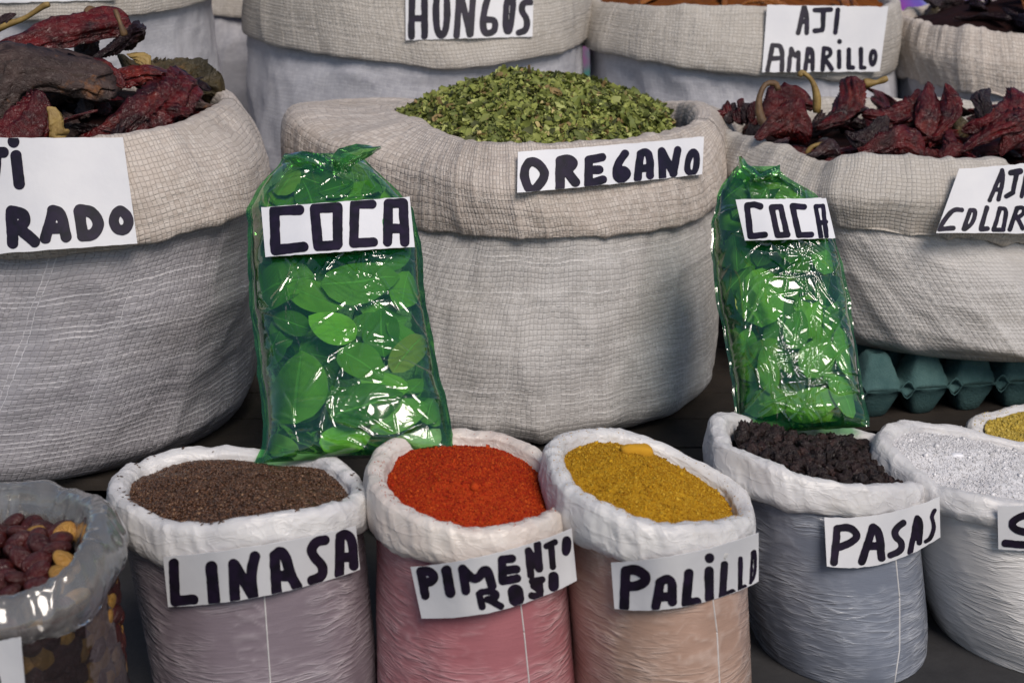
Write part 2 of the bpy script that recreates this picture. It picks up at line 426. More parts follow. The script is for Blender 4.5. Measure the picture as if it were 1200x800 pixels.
# ------------------------------------------------------------------ sacks
SACKS = {}
BV = {}
def bvh(objs):
    V, F = [], []
    for o in objs:
        b = len(V); V += [tuple(v.co) for v in o.data.vertices]; F += [[b + i for i in p.vertices] for p in o.data.polygons]
    return BVHTree.FromPolygons([Vector(v) for v in V], F)

def sack(key, name, label, Yc, ry, crest, base, z0=0.0, cuff=None, cuff_ry=None, shoulder=None, out=.02, drop=.04, bulge=.012,
         big=False, body_mat=None, cuff_mat=None, rim_r=.013, inner=.05, inset=.02, N_=280, nb=100, nc=60, seed=1, wr=.0014,
         crump=.004, cat='sack', body_bulge=.0, low=.16, film=False, gap=.012, seam_px=None, cuffbump=.004):
    T = np.linspace(0, 360, N_, endpoint=False); th = np.radians(T)
    def curve(ctrl, Yr):
        a = [c[0] for c in ctrl]; pp = periodic(a, [(c[1], c[2]) for c in ctrl], T)
        return P(pp[:, 0], pp[:, 1], Yc + Yr * np.sin(th))
    C = curve(crest, ry)
    if not big:   # uneven lip
        C = C + S3([0 * th, 0 * th, .004 * fbm(S3([np.cos(th) * 3.5, np.sin(th) * 3.5, 0 * th + seed], -1), 3, seed)], -1)
    o = outward(C)
    if cuff: D = curve(cuff, cuff_ry)
    else:
        dr = drop if np.isscalar(drop) else periodic([d[0] for d in drop], [d[1] for d in drop], T)[:, 0]
        D = C + o * out; D[:, 2] -= dr * (1 + .12 * fbm(S3([np.cos(th) * 3, np.sin(th) * 3, 0 * th + 4.5], -1), 2, seed))
    up = np.array([0, 0, 1.0])
    if shoulder: S = curve(shoulder[0], shoulder[1])
    else: S = (C * .5 + D * .5) + o * bulge
    bx, by, brx, bry = base
    E = S3([bx + brx * np.cos(th), by + bry * np.sin(th), 0 * th + z0], -1)
    Tp = D - o * gap + up * .012
    top = (C - o * .004) * 1.0 - up * .02
    # ---- body
    nt_ = nb; t = np.linspace(0, 1, nt_)[:, None, None]
    mid = np.array([[bx, by]])
    G = np.zeros((nt_, N_, 3))
    zT = Tp[:, 2]
    cxy = Tp[:, :2].mean(0)
    tt = t[:, :, 0]
    rad = 1 - low * np.clip(1 - tt / (.17 if big else .22), 0, 1) ** (2.6 if big else 2.2)
    rad = rad + body_bulge * np.sin(PI * np.clip(tt, 0, 1)) ** 1.2
    cen = (1 - t) * np.array([bx, by]) + t * cxy
    off = (1 - t) * (E[None, :, :2] - np.array([bx, by])) + t * (Tp[None, :, :2] - cxy)
    G[:, :, :2] = cen + off * rad[:, :, None]
    G[:, :, 2] = z0 + tt * (zT[None, :] - z0)
    # a squashed foot: the first rings curve in under the sack
    nrm = grid_normals(G)
    circ = 2 * PI * (brx + bry) / 2
    ux = np.broadcast_to(th[None, :] / (2 * PI) * circ, (nt_, N_))
    vy = np.concatenate([[0], np.cumsum(np.linalg.norm(np.diff(G[:, N_ * 3 // 4], axis=0), axis=-1))])[:, None] + 0 * ux
    cs, sn = np.cos(th)[None, :] + 0 * tt, np.sin(th)[None, :] + 0 * tt
    zz = G[:, :, 2]
    if big:
        d = .018 * fbm(S3([cs * 2.0, sn * 2.0, zz * 5], -1), 3, seed)
        d += .008 * (ridge(S3([cs * 2.6 + zz * 2, sn * 2.6 - zz * 2, zz * 4], -1), 2, seed + 6, 3) - .4)
        d += .006 * (ridge(S3([cs * 4, sn * 4, zz * 9], -1), 2, seed + 5) - .5)
        lift = 0 * d
        # gathers just below the cuff
        d += .005 * np.clip((tt - .6) / .4, 0, 1) * fbm(S3([cs * 9, sn * 9, zz * 3], -1), 2, seed + 3)
    else:
        q = S3([cs * 4.2, sn * 4.2, zz * 85 + 1.5 * fbm(S3([cs * 3, sn * 3, zz * 8], -1), 2, seed)], -1)
        r1 = ridge(q, 2, seed, 3.0)
        pt = np.clip(.55 + 1.1 * fbm(S3([cs * 2.2, sn * 2.2, zz * 7], -1), 2, seed + 9), 0, 1)
        pt = np.clip(pt * 1.6 - .35, 0, 1.1)
        d = wr * r1 * pt * .5 + .007 * fbm(S3([cs * 1.6, sn * 1.6, zz * 6], -1), 2, seed + 2)
        lift = np.clip(r1 * pt - .3, 0, 1)
        slack = np.clip((tt - .8) / .2, 0, 1)
        r2 = ridge(S3([cs * 7, sn * 7, zz * 10], -1), 2, seed + 13, 3)
        d += .004 * slack * r2; lift = np.clip(lift + slack * .5 * r2, 0, 1)
    G = G + nrm * d[..., None] * np.clip(tt / .05, 0, 1)[..., None]
    V = np.concatenate([G.reshape(-1, 3), [[bx, by, z0]]]); cidx = len(V) - 1
    tr = S3([np.arange(N_), np.full(N_, cidx), (np.arange(N_) + 1) % N_], -1)[:, [0, 1, 2]]
    uv = np.concatenate([S3([ux, vy], -1).reshape(-1, 2), [[0, 0]]])
    quads = grid_quads(nt_, N_)
    root = thing(name, label, cat, (bx, by, z0))
    # split UV seam at the far right side is hidden: the seam quads lie at angle 0, use a mirrored strip instead
    ob = mk('body', V, quads=quads, tris=tr, mat=body_mat, parent=root, uv=uv, att=np.concatenate([lift.ravel(), [0]]))
    # ---- cuff
    if big:
        ctrl = [Tp, D - up * .004, D + o * .008 + up * .012, S + o * .004, C * .85 + S * .15 + o * .010, C, C - o * rim_r - up * .010, C - o * (rim_r + inset * .6) - up * inner * .6, C - o * (rim_r + inset) - up * inner]
    else:
        ctrl = [Tp, D - o * .004 - up * .002, D + o * .003 + up * .008, S + o * .004, C + o * .008 - up * .006, C, C - o * rim_r - up * .004, C - o * (rim_r + inset * .4) - up * inner * .45, C - o * (rim_r + inset) - up * inner]
    H = profile(ctrl, nc)
    nr = grid_normals(H)
    st = np.linspace(0, 1, nc)[:, None]; zero_ = 0 * th[None, :]
    cs, sn = np.cos(th)[None, :] + 0 * st, np.sin(th)[None, :] + 0 * st
    if big:
        q = H * np.array([1, 1, 1])
        d = .009 * fbm(q * 7, 3, seed + 20) + .005 * (ridge(q * 13, 2, seed + 21) - .5)
        d += cuffbump * (ridge(S3([cs * 6, sn * 6, H[..., 2] * 4], -1), 2, seed + 31, 3) - .4)
    else:
        q = S3([cs * 5.5 + st * 1.2, sn * 5.5 - st * 1.3, st * 2.2], -1)
        d = crump * (ridge(q, 2, seed + 22, 2.2) - .55) * .9 + .006 * fbm(H * 13, 2, seed + 25)
        ql = np.concatenate([S3([cs * 4.5 + st * 3.2, sn * 4.5 - st * 2.6, st * 5.0 + zero_])], -1)
        pm = np.clip(.5 + 1.6 * fbm(H * 12 + 5, 2, seed + 28), 0, 1)
        d += .0022 * (ridge(ql, 2, seed + 26, 1.1) - .5) + .0018 * pm * (ridge(ql * 2.1 + 3, 2, seed + 27, 1.1) - .5)
    d *= np.clip(st / .08, 0, 1)
    H = H + nr * d[..., None]
    vv = np.concatenate([[0], np.cumsum(np.linalg.norm(np.diff(H[:, N_ * 3 // 4], axis=0), axis=-1))])[:, None] + 0 * cs
    uu = np.broadcast_to(th[None, :] / (2 * PI) * circ, vv.shape)
    oc = mk('rolled_cuff' if big else 'rolled_rim', H.reshape(-1, 3), quads=grid_quads(nc, N_)[:, ::1], mat=cuff_mat, parent=root,
            uv=S3([uu, vv], -1).reshape(-1, 2))
    # body surface ray-caster, for seams and cards
    BV[key] = bvh([ob, oc])
    SACKS[key] = dict(root=root, crest=C, out=o, inner=H[-1], th=th, cen=C.mean(0), lip=H[int(nc * .72)])
    if seam_px:
        sb = bvh([ob]); pts = []
        for (xa, ya), (xb, yb) in zip(seam_px[:-1], seam_px[1:]):
            for s in np.linspace(0, 1, 24):
                x, y = xa + (xb - xa) * s, ya + (yb - ya) * s
                rx, ry_, rz = ray(x, y); hit = sb.ray_cast(Vector((0, 0, CAM_H)), Vector((rx, ry_, rz)))
                if hit[0]: pts.append(hit[0] + hit[1].normalized() * (-.0002 if hit[1].y > 0 else .0002))
        if len(pts) > 3: tube('seam', [tuple(p) for p in pts], .0009, M['seam'], root, 6)
    return root

def tube(name, pts, r, mat, parent=None, n=8, cap=True, rad=None, col=None):
    pts = np.array(pts, float); m = len(pts); tg = unit(np.gradient(pts, axis=0))
    a = unit(np.cross(tg, np.array([.13, .21, .97]) + 0 * tg)); b = np.cross(tg, a)
    ph = np.linspace(0, 2 * PI, n, endpoint=False); rr = (np.full(m, r) if rad is None else np.asarray(rad) * r)
    G = pts[:, None] + (a[:, None] * np.cos(ph)[None, :, None] + b[:, None] * np.sin(ph)[None, :, None]) * rr[:, None, None]
    V = np.concatenate([G.reshape(-1, 3), pts[:1], pts[-1:]]); k = m * n
    tr = [[k, (i + 1) % n, i] for i in range(n)] + [[k + 1, (m - 1) * n + i, (m - 1) * n + (i + 1) % n] for i in range(n)]
    return mk(name, V, quads=grid_quads(m, n), tris=tr, mat=mat, parent=parent)

# ---- middle row: big woven sacks
sack('oregano', 'woven_sack', 'big beige woven sack with rolled cuff filled with crumbled green oregano', 2.51, .30,
     [(180, 452, 127), (203, 480, 136), (225, 512, 152), (250, 560, 166), (270, 610, 168), (300, 700, 164), (325, 765, 158), (345, 800, 148), (0, 826, 136), (30, 818, 120), (60, 775, 119), (90, 700, 121), (135, 545, 118), (160, 480, 120)],
     (-.005, 2.50, .385, .375), z0=.12, big=True,
     cuff=[(180, 338, 205), (203, 395, 243), (225, 480, 263), (250, 560, 276), (270, 625, 279), (300, 725, 274), (325, 795, 262), (345, 838, 240), (0, 848, 215), (45, 838, 185), (90, 600, 170), (135, 385, 170)], cuff_ry=.375,
     shoulder=([(180, 345, 133), (203, 385, 165), (225, 480, 195), (250, 550, 215), (270, 615, 222), (300, 712, 218), (325, 785, 208), (345, 832, 188), (0, 846, 160), (45, 836, 135), (90, 640, 135), (135, 390, 121)], .37),
     body_mat=M['weave_grey'], cuff_mat=M['weave_cuff'], N_=360, nb=104, nc=84, seed=11, inner=.13, inset=.02, rim_r=.02, body_bulge=.02, low=.13, cuffbump=.006)
sack('left', 'woven_sack', 'large grey woven sack at the left edge heaped with dark dried chilies', 2.33, .33,
     [(0, 268, 113), (330, 240, 130), (305, 190, 148), (285, 120, 160), (270, 40, 170), (225, -120, 165), (180, -200, 120), (135, -110, 85), (90, 40, 78), (45, 190, 88), (20, 250, 101)],
     (-.84, 2.33, .40, .375), z0=.12, big=True,
     cuff=[(0, 313, 216), (330, 302, 243), (305, 245, 262), (285, 150, 287), (270, 30, 300), (225, -160, 280), (180, -260, 220), (135, -180, 160), (90, 40, 150), (45, 250, 170), (20, 302, 195)], cuff_ry=.37,
     shoulder=([(0, 303, 160), (330, 290, 180), (305, 225, 204), (285, 138, 222), (270, 35, 233), (225, -140, 222), (180, -240, 170), (135, -150, 118), (90, 40, 110), (45, 235, 125), (20, 286, 143)], .365),
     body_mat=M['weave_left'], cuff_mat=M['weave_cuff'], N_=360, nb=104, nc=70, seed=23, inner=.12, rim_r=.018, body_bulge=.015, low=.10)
sack('right', 'woven_sack', 'woven sack on teal egg trays at the right, full of dark red chilies', 2.62, .33,
     [(180, 846, 150), (205, 885, 162), (225, 930, 175), (240, 968, 190), (247, 985, 187), (258, 1030, 183), (270, 1090, 184), (290, 1160, 187), (315, 1240, 191), (0, 1370, 160), (45, 1320, 125), (90, 1110, 116), (135, 900, 120)],
     (.86, 2.62, .42, .395), z0=.225, big=True,
     cuff=[(180, 840, 225), (205, 872, 240), (225, 915, 250), (240, 962, 258), (258, 1020, 269), (270, 1090, 277), (290, 1165, 281), (315, 1250, 284), (0, 1390, 240), (45, 1340, 190), (90, 1110, 180), (135, 880, 190)], cuff_ry=.37,
     body_mat=M['weave_grey'], cuff_mat=M['weave_cuff_pale'], N_=360, nb=90, nc=66, seed=37, inner=.11, rim_r=.018, body_bulge=.02, low=.12, bulge=.03, cuffbump=.010)
# ---- back row
sack('hongos', 'woven_sack', 'tall white woven sack behind the oregano with a cropped black lettered card', 3.27, .28,
     [(180, 296, -75), (225, 350, -65), (270, 490, -52), (315, 640, -58), (0, 684, -72), (45, 640, -85), (90, 490, -92), (135, 350, -86)],
     (-.225, 3.30, .385, .31), z0=.30, big=True,
     cuff=[(180, 287, 34), (205, 312, 48), (225, 355, 58), (250, 430, 68), (270, 510, 79), (290, 590, 73), (315, 655, 60), (340, 682, 48), (0, 687, 38), (45, 650, 15), (90, 490, 8), (135, 340, 14)], cuff_ry=.32,
     body_mat=M['weave_back'], cuff_mat=M['weave_cuff_pale'], N_=300, nb=80, nc=50, seed=41, body_bulge=.03, bulge=.012)
sack('amarillo', 'woven_sack', 'white woven sack at top right holding orange dried chilies', 3.30, .29,
     [(180, 690, -4), (225, 745, 2), (250, 810, 5), (270, 880, 6), (290, 950, 8), (315, 1020, 10), (340, 1042, 6), (0, 1046, -4), (45, 1005, -20), (90, 870, -26), (135, 735, -20)],
     (.56, 3.32, .36, .31), z0=.30, big=True,
     cuff=[(180, 683, 47), (205, 695, 57), (225, 735, 66), (250, 800, 78), (270, 870, 86), (290, 945, 91), (315, 1010, 91), (340, 1042, 84), (0, 1050, 72), (45, 1020, 45), (90, 870, 35), (135, 715, 38)], cuff_ry=.325,
     body_mat=M['weave_back'], cuff_mat=M['weave_cuff_pale'], N_=300, nb=80, nc=50, seed=47, inner=.08, body_bulge=.03, bulge=.014)
sack('farright', 'woven_sack', 'grey woven sack in the top right corner holding blackish dried pods', 3.40, .30,
     [(180, 1046, 16), (205, 1066, 21), (225, 1092, 28), (250, 1140, 32), (270, 1195, 40), (315, 1330, 42), (0, 1415, 22), (45, 1350, 5), (90, 1230, -1), (135, 1100, 4)],
     (1.35, 3.42, .39, .32), z0=.30, big=True,
     cuff=[(180, 1040, 74), (205, 1060, 88), (225, 1092, 99), (250, 1140, 108), (270, 1200, 117), (315, 1340, 112), (0, 1425, 80), (45, 1380, 60), (90, 1230, 50), (135, 1080, 55)], cuff_ry=.335,
     body_mat=M['weave_back'], cuff_mat=M['weave_cuff'], N_=300, nb=80, nc=50, seed=53, inner=.08, body_bulge=.03, bulge=.02, cuffbump=.012)
sack('backleft', 'woven_sack', 'white woven sack behind the dried chilies in the top left corner', 3.22, .28,
     [(180, -140, -110), (225, -80, -98), (270, 50, -90), (315, 195, -100), (0, 245, -118), (45, 190, -130), (90, 50, -136), (135, -80, -130)],
     (-1.09, 3.30, .41, .31), z0=.30, big=True,
     cuff=[(180, -160, 0), (225, -90, 16), (270, 50, 23), (300, 150, 18), (330, 225, 5), (0, 254, -14), (45, 205, -35), (90, 50, -42), (135, -90, -32)], cuff_ry=.31,
     body_mat=M['weave_back'], cuff_mat=M['weave_cuff_pale'], N_=300, nb=80, nc=50, seed=59, body_bulge=.03)
sack('farback', 'woven_sack', 'shaded grey sack half hidden in the gap between the two tall back sacks', 3.98, .24,
     [(180, 170, -60), (225, 200, -52), (270, 285, -45), (315, 360, -52), (0, 392, -64), (45, 360, -76), (90, 285, -80), (135, 200, -76)],
     (-.77, 4.0, .29, .27), z0=.30, big=True,
     cuff=[(180, 160, 2), (225, 195, 12), (270, 285, 20), (315, 365, 12), (0, 400, -3), (45, 370, -18), (90, 285, -25), (135, 195, -18)], cuff_ry=.28,
     body_mat=M['weave_back'], cuff_mat=M['weave_cuff_pale'], N_=240, nb=50, nc=40, seed=61, body_bulge=.03)

# ---- front row: small bags of milky film with rolled white rims
PL = {k: mat_plastic('bag_film_' + k, c, wh) for k, c, wh in (
    ('mauve', (.22, .18, .21), (.52, .47, .50)), ('pink', (.38, .14, .16), (.70, .48, .50)), ('tan', (.41, .27, .21), (.68, .56, .50)),
    ('blue', (.165, .185, .235), (.50, .52, .57)), ('white', (.60, .585, .58), (.74, .72, .70)))}
sack('linasa', 'plastic_bag', 'milky mauve plastic bag with rolled white rim filled with brown flax seeds', 1.57, .137,
     [(0, 424, 570), (45, 385, 534), (70, 330, 527), (90, 270, 524), (115, 210, 527), (135, 165, 541), (160, 140, 553), (180, 135, 574), (205, 152, 592), (225, 184, 609), (250, 235, 614), (270, 290, 607), (315, 390, 590)],
     (-.305, 1.575, .137, .142), out=.008, drop=[(0, .045), (90, .03), (180, .055), (225, .05), (270, .044), (315, .04)], bulge=.004, body_mat=PL['mauve'], cuff_mat=M['rim'],
     inner=.035, inset=.012, seed=3, wr=.0022, seam_px=[(300, 640), (310, 700), (317, 800), (318, 860)], cat='bag', low=.08)
sack('pimento', 'plastic_bag', 'pinkish plastic bag with rolled rim filled with red ground pepper', 1.57, .15,
     [(0, 663, 575), (30, 650, 540), (60, 610, 514), (90, 560, 504), (120, 505, 504), (150, 452, 520), (180, 437, 548), (205, 443, 572), (225, 464, 592), (250, 512, 610), (270, 555, 619), (295, 610, 613), (330, 652, 595)],
     (-.043, 1.575, .129, .142), out=.008, drop=[(0, .045), (90, .03), (180, .055), (270, .046)], bulge=.004, body_mat=PL['pink'], cuff_mat=M['rim_orange'],
     inner=.03, inset=.010, seed=5, wr=.0022, seam_px=[(608, 690), (614, 740), (620, 800), (622, 860)], cat='bag', low=.08)
sack('palillo', 'plastic_bag', 'tan plastic bag with rolled rim filled with yellow turmeric powder', 1.57, .15,
     [(0, 878, 600), (30, 862, 568), (60, 800, 527), (90, 735, 506), (120, 690, 500), (150, 650, 512), (180, 648, 538), (205, 665, 568), (225, 692, 585), (250, 734, 605), (270, 772, 615), (295, 820, 614), (330, 866, 607)],
     (.194, 1.575, .112, .142), out=.008, drop=[(0, .045), (90, .03), (180, .06), (270, .046)], bulge=.004, body_mat=PL['tan'], cuff_mat=M['rim'],
     inner=.03, inset=.010, seed=7, wr=.0022, seam_px=[(835, 700), (840, 740), (843, 800), (843, 860)], cat='bag', low=.08)
sack('pasas', 'plastic_bag', 'bluish plastic bag with rolled white rim filled with black raisins', 1.76, .132,
     [(0, 1083, 555), (30, 1070, 530), (60, 1020, 507), (90, 955, 497), (120, 895, 492), (150, 850, 484), (165, 838, 488), (180, 838, 502), (205, 850, 520), (225, 880, 532), (250, 926, 551), (270, 968, 563), (295, 1024, 568), (330, 1071, 568)],
     (.455, 1.765, .122, .150), out=.010, drop=[(0, .045), (90, .03), (180, .06), (270, .044)], bulge=.004, body_mat=PL['blue'], cuff_mat=M['rim'],
     inner=.035, inset=.010, seed=9, wr=.0026, seam_px=[(1048, 640), (1054, 700), (1054, 760), (1048, 800)], cat='bag', low=.03)
sack('salt', 'plastic_bag', 'white plastic bag at right edge filled with white coarse salt', 1.82, .165,
     [(0, 1345, 570), (45, 1280, 528), (75, 1195, 517), (90, 1155, 507), (115, 1110, 496), (140, 1060, 492), (180, 1032, 512), (205, 1060, 545), (225, 1095, 567), (250, 1150, 582), (270, 1210, 590), (315, 1310, 600)],
     (.765, 1.80, .172, .178), out=.010, drop=.035, bulge=.004, body_mat=PL['white'], cuff_mat=M['rim'],
     inner=.03, inset=.010, seed=15, wr=.003, cat='bag', low=.04)
sack('yellow', 'plastic_bag', 'small white rimmed bag of yellow powder behind the salt, at right edge', 2.10, .11,
     [(0, 1370, 520), (45, 1330, 487), (90, 1235, 470), (135, 1160, 484), (160, 1143, 491), (180, 1142, 503), (225, 1165, 523), (270, 1240, 545), (315, 1330, 545)],
     (.875, 2.09, .125, .11), out=.010, drop=.035, bulge=.004, body_mat=PL['white'], cuff_mat=M['rim'],
     inner=.03, inset=.010, seed=17, wr=.002, cat='bag', low=.15, N_=200)
sack('beans', 'clear_plastic_bag', 'clear shiny plastic bag of dark red beans in the bottom left corner', 1.42, .135,
     [(0, 122, 602), (45, 92, 575), (90, 10, 563), (135, -80, 580), (180, -125, 630), (225, -85, 690), (270, 5, 700), (315, 90, 660)],
     (-.565, 1.42, .132, .125), out=.008, drop=[(0, .06), (90, .04), (180, .06), (270, .05), (315, .07)], bulge=.012, body_mat=M['film_clear'], cuff_mat=M['film_milky'],
     inner=.05, inset=.02, seed=19, wr=.003, crump=.006, cat='bag', low=.10)

# ------------------------------------------------------------------ heaps
def ring_at(key, inset, dz):
    s = SACKS[key]; c = s['lip'] - s['out'] * inset; c = c.copy(); c[:, 2] += dz; return c
def heap(key, inset, edge_dz, top, apex=(0, 0), pw=1.6, nr=70, bumps=(.004, 25), seed=0, smooth_edge=True, xmax=9):
    """heap surface: returns function (r in 0..1, angle index) -> point, and a base grid"""
    E = ring_at(key, inset, edge_dz)
    E[:, 0] = np.minimum(E[:, 0], xmax)
    if smooth_edge:
        for _ in range(10): E = (E + np.roll(E, 1, 0) + np.roll(E, -1, 0)) / 3
    c = E.mean(0)
    def f(r, a):
        a = np.asarray(a) % len(E); i = np.floor(a).astype(int) % len(E); j = (i + 1) % len(E); fr = (a - np.floor(a))[..., None]
        e = E[i] * (1 - fr) + E[j] * fr
        r_ = np.asarray(r)[..., None]
        p = c + (e - c) * r_
        p[..., :2] += np.array(apex) * (1 - r_) ** 1.0
        p[..., 2] += top * (1 - np.asarray(r) ** pw)
        p[..., 2] += bumps[0] * fbm(p * bumps[1], 3, seed)
        return p
    n = len(E); rr = np.linspace(0.0, 1, nr); G = f(np.repeat(rr[:, None], n, 1), np.repeat(np.arange(n)[None], nr, 0).astype(float))
    return f, G, n
def scatter(f, n, count, rmax=1.0, seed=0):
    g_ = np.random.default_rng(seed + 7777); r = np.sqrt(g_.random(count)) * rmax; a = g_.random(count) * n
    p = f(r, a); e = 1e-3
    p1 = f(np.clip(r + .02, 0, 1.02), a); p2 = f(r, a + 2.0)
    nn = unit(np.cross(p1 - p, p2 - p)); nn[nn[:, 2] < 0] *= -1
    return p, nn
def rot_rand(n, g_, nrm=None, tilt=1.0):
    """random orthonormal frames whose third axis leans about the normals"""
    z = g_.normal(size=(n, 3)) if nrm is None else nrm + tilt * g_.normal(size=(n, 3)) * .5
    z = unit(z); x = unit(np.cross(z, g_.normal(size=(n, 3)))); y = np.cross(z, x); return x, y, z
def bits(tV, tF, pos, fr, size, col):
    """copies of a small template -> arrays"""
    n = len(pos); x, y, z = fr; s = size if np.ndim(size) == 2 else np.repeat(np.asarray(size)[:, None], 3, 1)
    V = pos[:, None] + (tV[None, :, 0:1] * s[:, None, 0:1]) * x[:, None] + (tV[None, :, 1:2] * s[:, None, 1:2]) * y[:, None] + (tV[None, :, 2:3] * s[:, None, 2:3]) * z[:, None]
    F = (np.asarray(tF)[None] + (np.arange(n) * len(tV))[:, None, None])
    return V.reshape(-1, 3), F.reshape(-1, np.shape(tF)[1]), np.repeat(col, len(tV), 0)
OCT_V = np.array([(1, 0, 0), (-1, 0, 0), (0, 1, 0), (0, -1, 0), (0, 0, 1), (0, 0, -1)], float)
OCT_F = [(0, 2, 4), (2, 1, 4), (1, 3, 4), (3, 0, 4), (2, 0, 5), (1, 2, 5), (3, 1, 5), (0, 3, 5)]
def stuff_obj(name, parts, quads, mat, label, cat, smooth=True):
    Vs, Fs, Cs, b = [], [], [], 0
    for V, F, C in parts: Vs.append(V); Fs.append(F + b); Cs.append(C); b += len(V)
    Q = None
    if quads is not None:
        V, F, C = quads; Vs.append(V); Cs.append(C); Q = F + b
    o = mk(name, np.concatenate(Vs), quads=Q, tris=np.concatenate(Fs) if Fs else None, mat=mat, col=np.concatenate(Cs), smooth=smooth)
    return tag(o, label, cat, kind='stuff')

def crumbs(key, count, size, cols, seed, tv=None, tf=None):
    s_ = SACKS[key]; g_ = np.random.default_rng(seed); C = s_['crest']; L_ = s_['lip']; pos = []
    while len(pos) < count:
        i = int(g_.normal(.72, .22) * len(C)) % len(C); k = g_.random() ** 1.6 * 1.15
        q_ = L_[i] * (1 - k) + C[i] * k; h = BV[key].ray_cast(Vector((q_[0], q_[1], q_[2] + .15)), Vector((0, 0, -1)))
        if h[0]: pos.append([h[0].x, h[0].y, h[0].z + size * .3])
        else: pos.append([q_[0], q_[1], q_[2]])
    pos = np.array(pos); c = np.array(cols)[g_.integers(0, len(cols), count)]; sz = size * g_.uniform(.5, 1.3, count)
    return bits(OCT_V if tv is None else tv, OCT_F if tf is None else tf, pos, rot_rand(count, g_, np.repeat([[0, 0, 1.0]], count, 0), .5), S3([sz, sz * .8, sz * .7]), c)
def powder(key, name, label, cat, inset, edge, top, cols, count, gsize, mat, seed, apex=(0, 0), bump=(.004, 28), pw=1.6, clump=.0012):
    f, G, n = heap(key, inset, edge, top, apex, pw, 80, bump, seed)
    nrm = np.array([0, 0, 1.0])
    G = G + nrm * (clump * (ridge(G * 220, 2, seed + 1, 1.5) - .5) + clump * .7 * fbm(G * 500, 2, seed + 2))[..., None]
    g_ = np.random.default_rng(seed)
    c = np.array(cols); base = np.repeat(c[:1] * .85, G.shape[0] * G.shape[1], 0)
    tn = vn(G.reshape(-1, 3) * 60, seed + 3)[:, None]; base = c[0] * (1 - tn) * .9 + c[1] * tn
    p, nn = scatter(f, n, count, .995, seed)
    sz = gsize * np.exp(g_.normal(size=count) * .38)
    col = c[g_.integers(0, len(c), count)] * g_.uniform(.7, 1.15, (count, 1))
    bigc = g_.random(count) < .012; sz[bigc] *= 2.2
    V, F, C = bits(OCT_V, OCT_F, p + nn * (sz * .25)[:, None], rot_rand(count, g_), S3([sz, sz * g_.uniform(.6, 1, count), sz * g_.uniform(.5, 1, count)], -1), col)
    return stuff_obj(name, [(V, F, C), crumbs(key, 260, gsize * .9, cols, seed + 5)], (G.reshape(-1, 3), grid_quads(80, n), base), mat, label, cat), f, n

powder('pimento', 'ground_pepper', 'bright red ground pepper heaped in the pink bag', 'spice', .004, -.014, .030,
       [(.36, .024, .004), (.42, .045, .006), (.27, .014, .004), (.48, .07, .010)], 22000, .0009, M['powder'], 101)
powder('palillo', 'turmeric_powder', 'golden yellow turmeric powder heaped in the tan bag', 'spice', .004, -.014, .036,
       [(.41, .205, .008), (.47, .26, .014), (.33, .155, .007), (.52, .31, .03)], 22000, .0009, M['powder'], 103)
powder('salt', 'coarse_salt', 'coarse white salt heaped in the white bag', 'salt', .004, -.012, .026,
       [(.66, .65, .66), (.72, .71, .72), (.60, .59, .60)], 18000, .0010, M['salt'], 105, clump=.0016)
powder('yellow', 'yellow_powder', 'pale yellow powder in the small bag at the right edge', 'spice', .006, -.002, .012,
       [(.50, .36, .06), (.55, .42, .10), (.42, .3, .05)], 6000, .0016, M['powder'], 107)
def lump(name, px, py, Y, size, colr, mat, label, cat, seed):
    c = P(px, py, Y); th = np.linspace(0, PI, 14)[:, None]; ph = np.linspace(0, 2 * PI, 22, endpoint=False)[None]
    G = S3([np.sin(th) * np.cos(ph), np.sin(th) * np.sin(ph), np.cos(th) + 0 * ph], -1)
    G = np.sign(G) * np.abs(G) ** .7 * np.array(size); G = G * (1 + .25 * fbm(G * 90 + seed, 3, seed))[..., None] + c
    o = mk(name, G.reshape(-1, 3), quads=grid_quads(14, 22)[:, ::-1], mat=mat, col=np.repeat(np.array([colr]), 14 * 22, 0)); return tag(o, label, cat)
lump('turmeric_lump', 746, 530, 1.612, (.020, .010, .010), (.52, .27, .02), M['powder'], 'wedge shaped lump of turmeric lying on top of the yellow powder', 'lump', 1)
lump('salt_lump', 1121, 535, 1.80, (.009, .006, .006), (.75, .75, .78), M['salt'], 'small white lump lying on the coarse salt', 'lump', 2)

# flax seeds
f, G, n = heap('linasa', .004, -.012, .020, (0, 0), 1.9, 60, (.004, 30), 111)
g_ = np.random.default_rng(111); cnt = 9000
p, nn = scatter(f, n, cnt, .995, 111); sz = .0030 * g_.uniform(.75, 1.2, cnt)
cc = np.array([(.085, .037, .016), (.064, .027, .012), (.115, .050, .022), (.045, .020, .010), (.23, .13, .07)])
col = cc[g_.choice(5, cnt, p=[.34, .3, .22, .11, .03])] * g_.uniform(.7, 1.2, (cnt, 1))
SV = np.array([(1, 0, 0), (.45, .52, 0), (-.6, .5, 0), (-1, 0, 0), (-.6, -.5, 0), (.45, -.52, 0), (0, 0, .32), (0, 0, -.32)])
SF = [(0, 1, 6), (1, 2, 6), (2, 3, 6), (3, 4, 6), (4, 5, 6), (5, 0, 6), (1, 0, 7), (2, 1, 7), (3, 2, 7), (4, 3, 7), (5, 4, 7), (0, 5, 7)]
stuff_obj('flax_seeds', [bits(SV, SF, p + nn * .0006, rot_rand(cnt, g_, nn, .55), S3([sz, sz, sz], -1), col), crumbs('linasa', 70, .0028, cc[:4], 9, SV, SF)],
          (G.reshape(-1, 3), grid_quads(60, n), np.repeat([[.04, .018, .01]], 60 * n, 0)), M['seed'], 'small brown flax seeds filling the mauve bag', 'seeds')

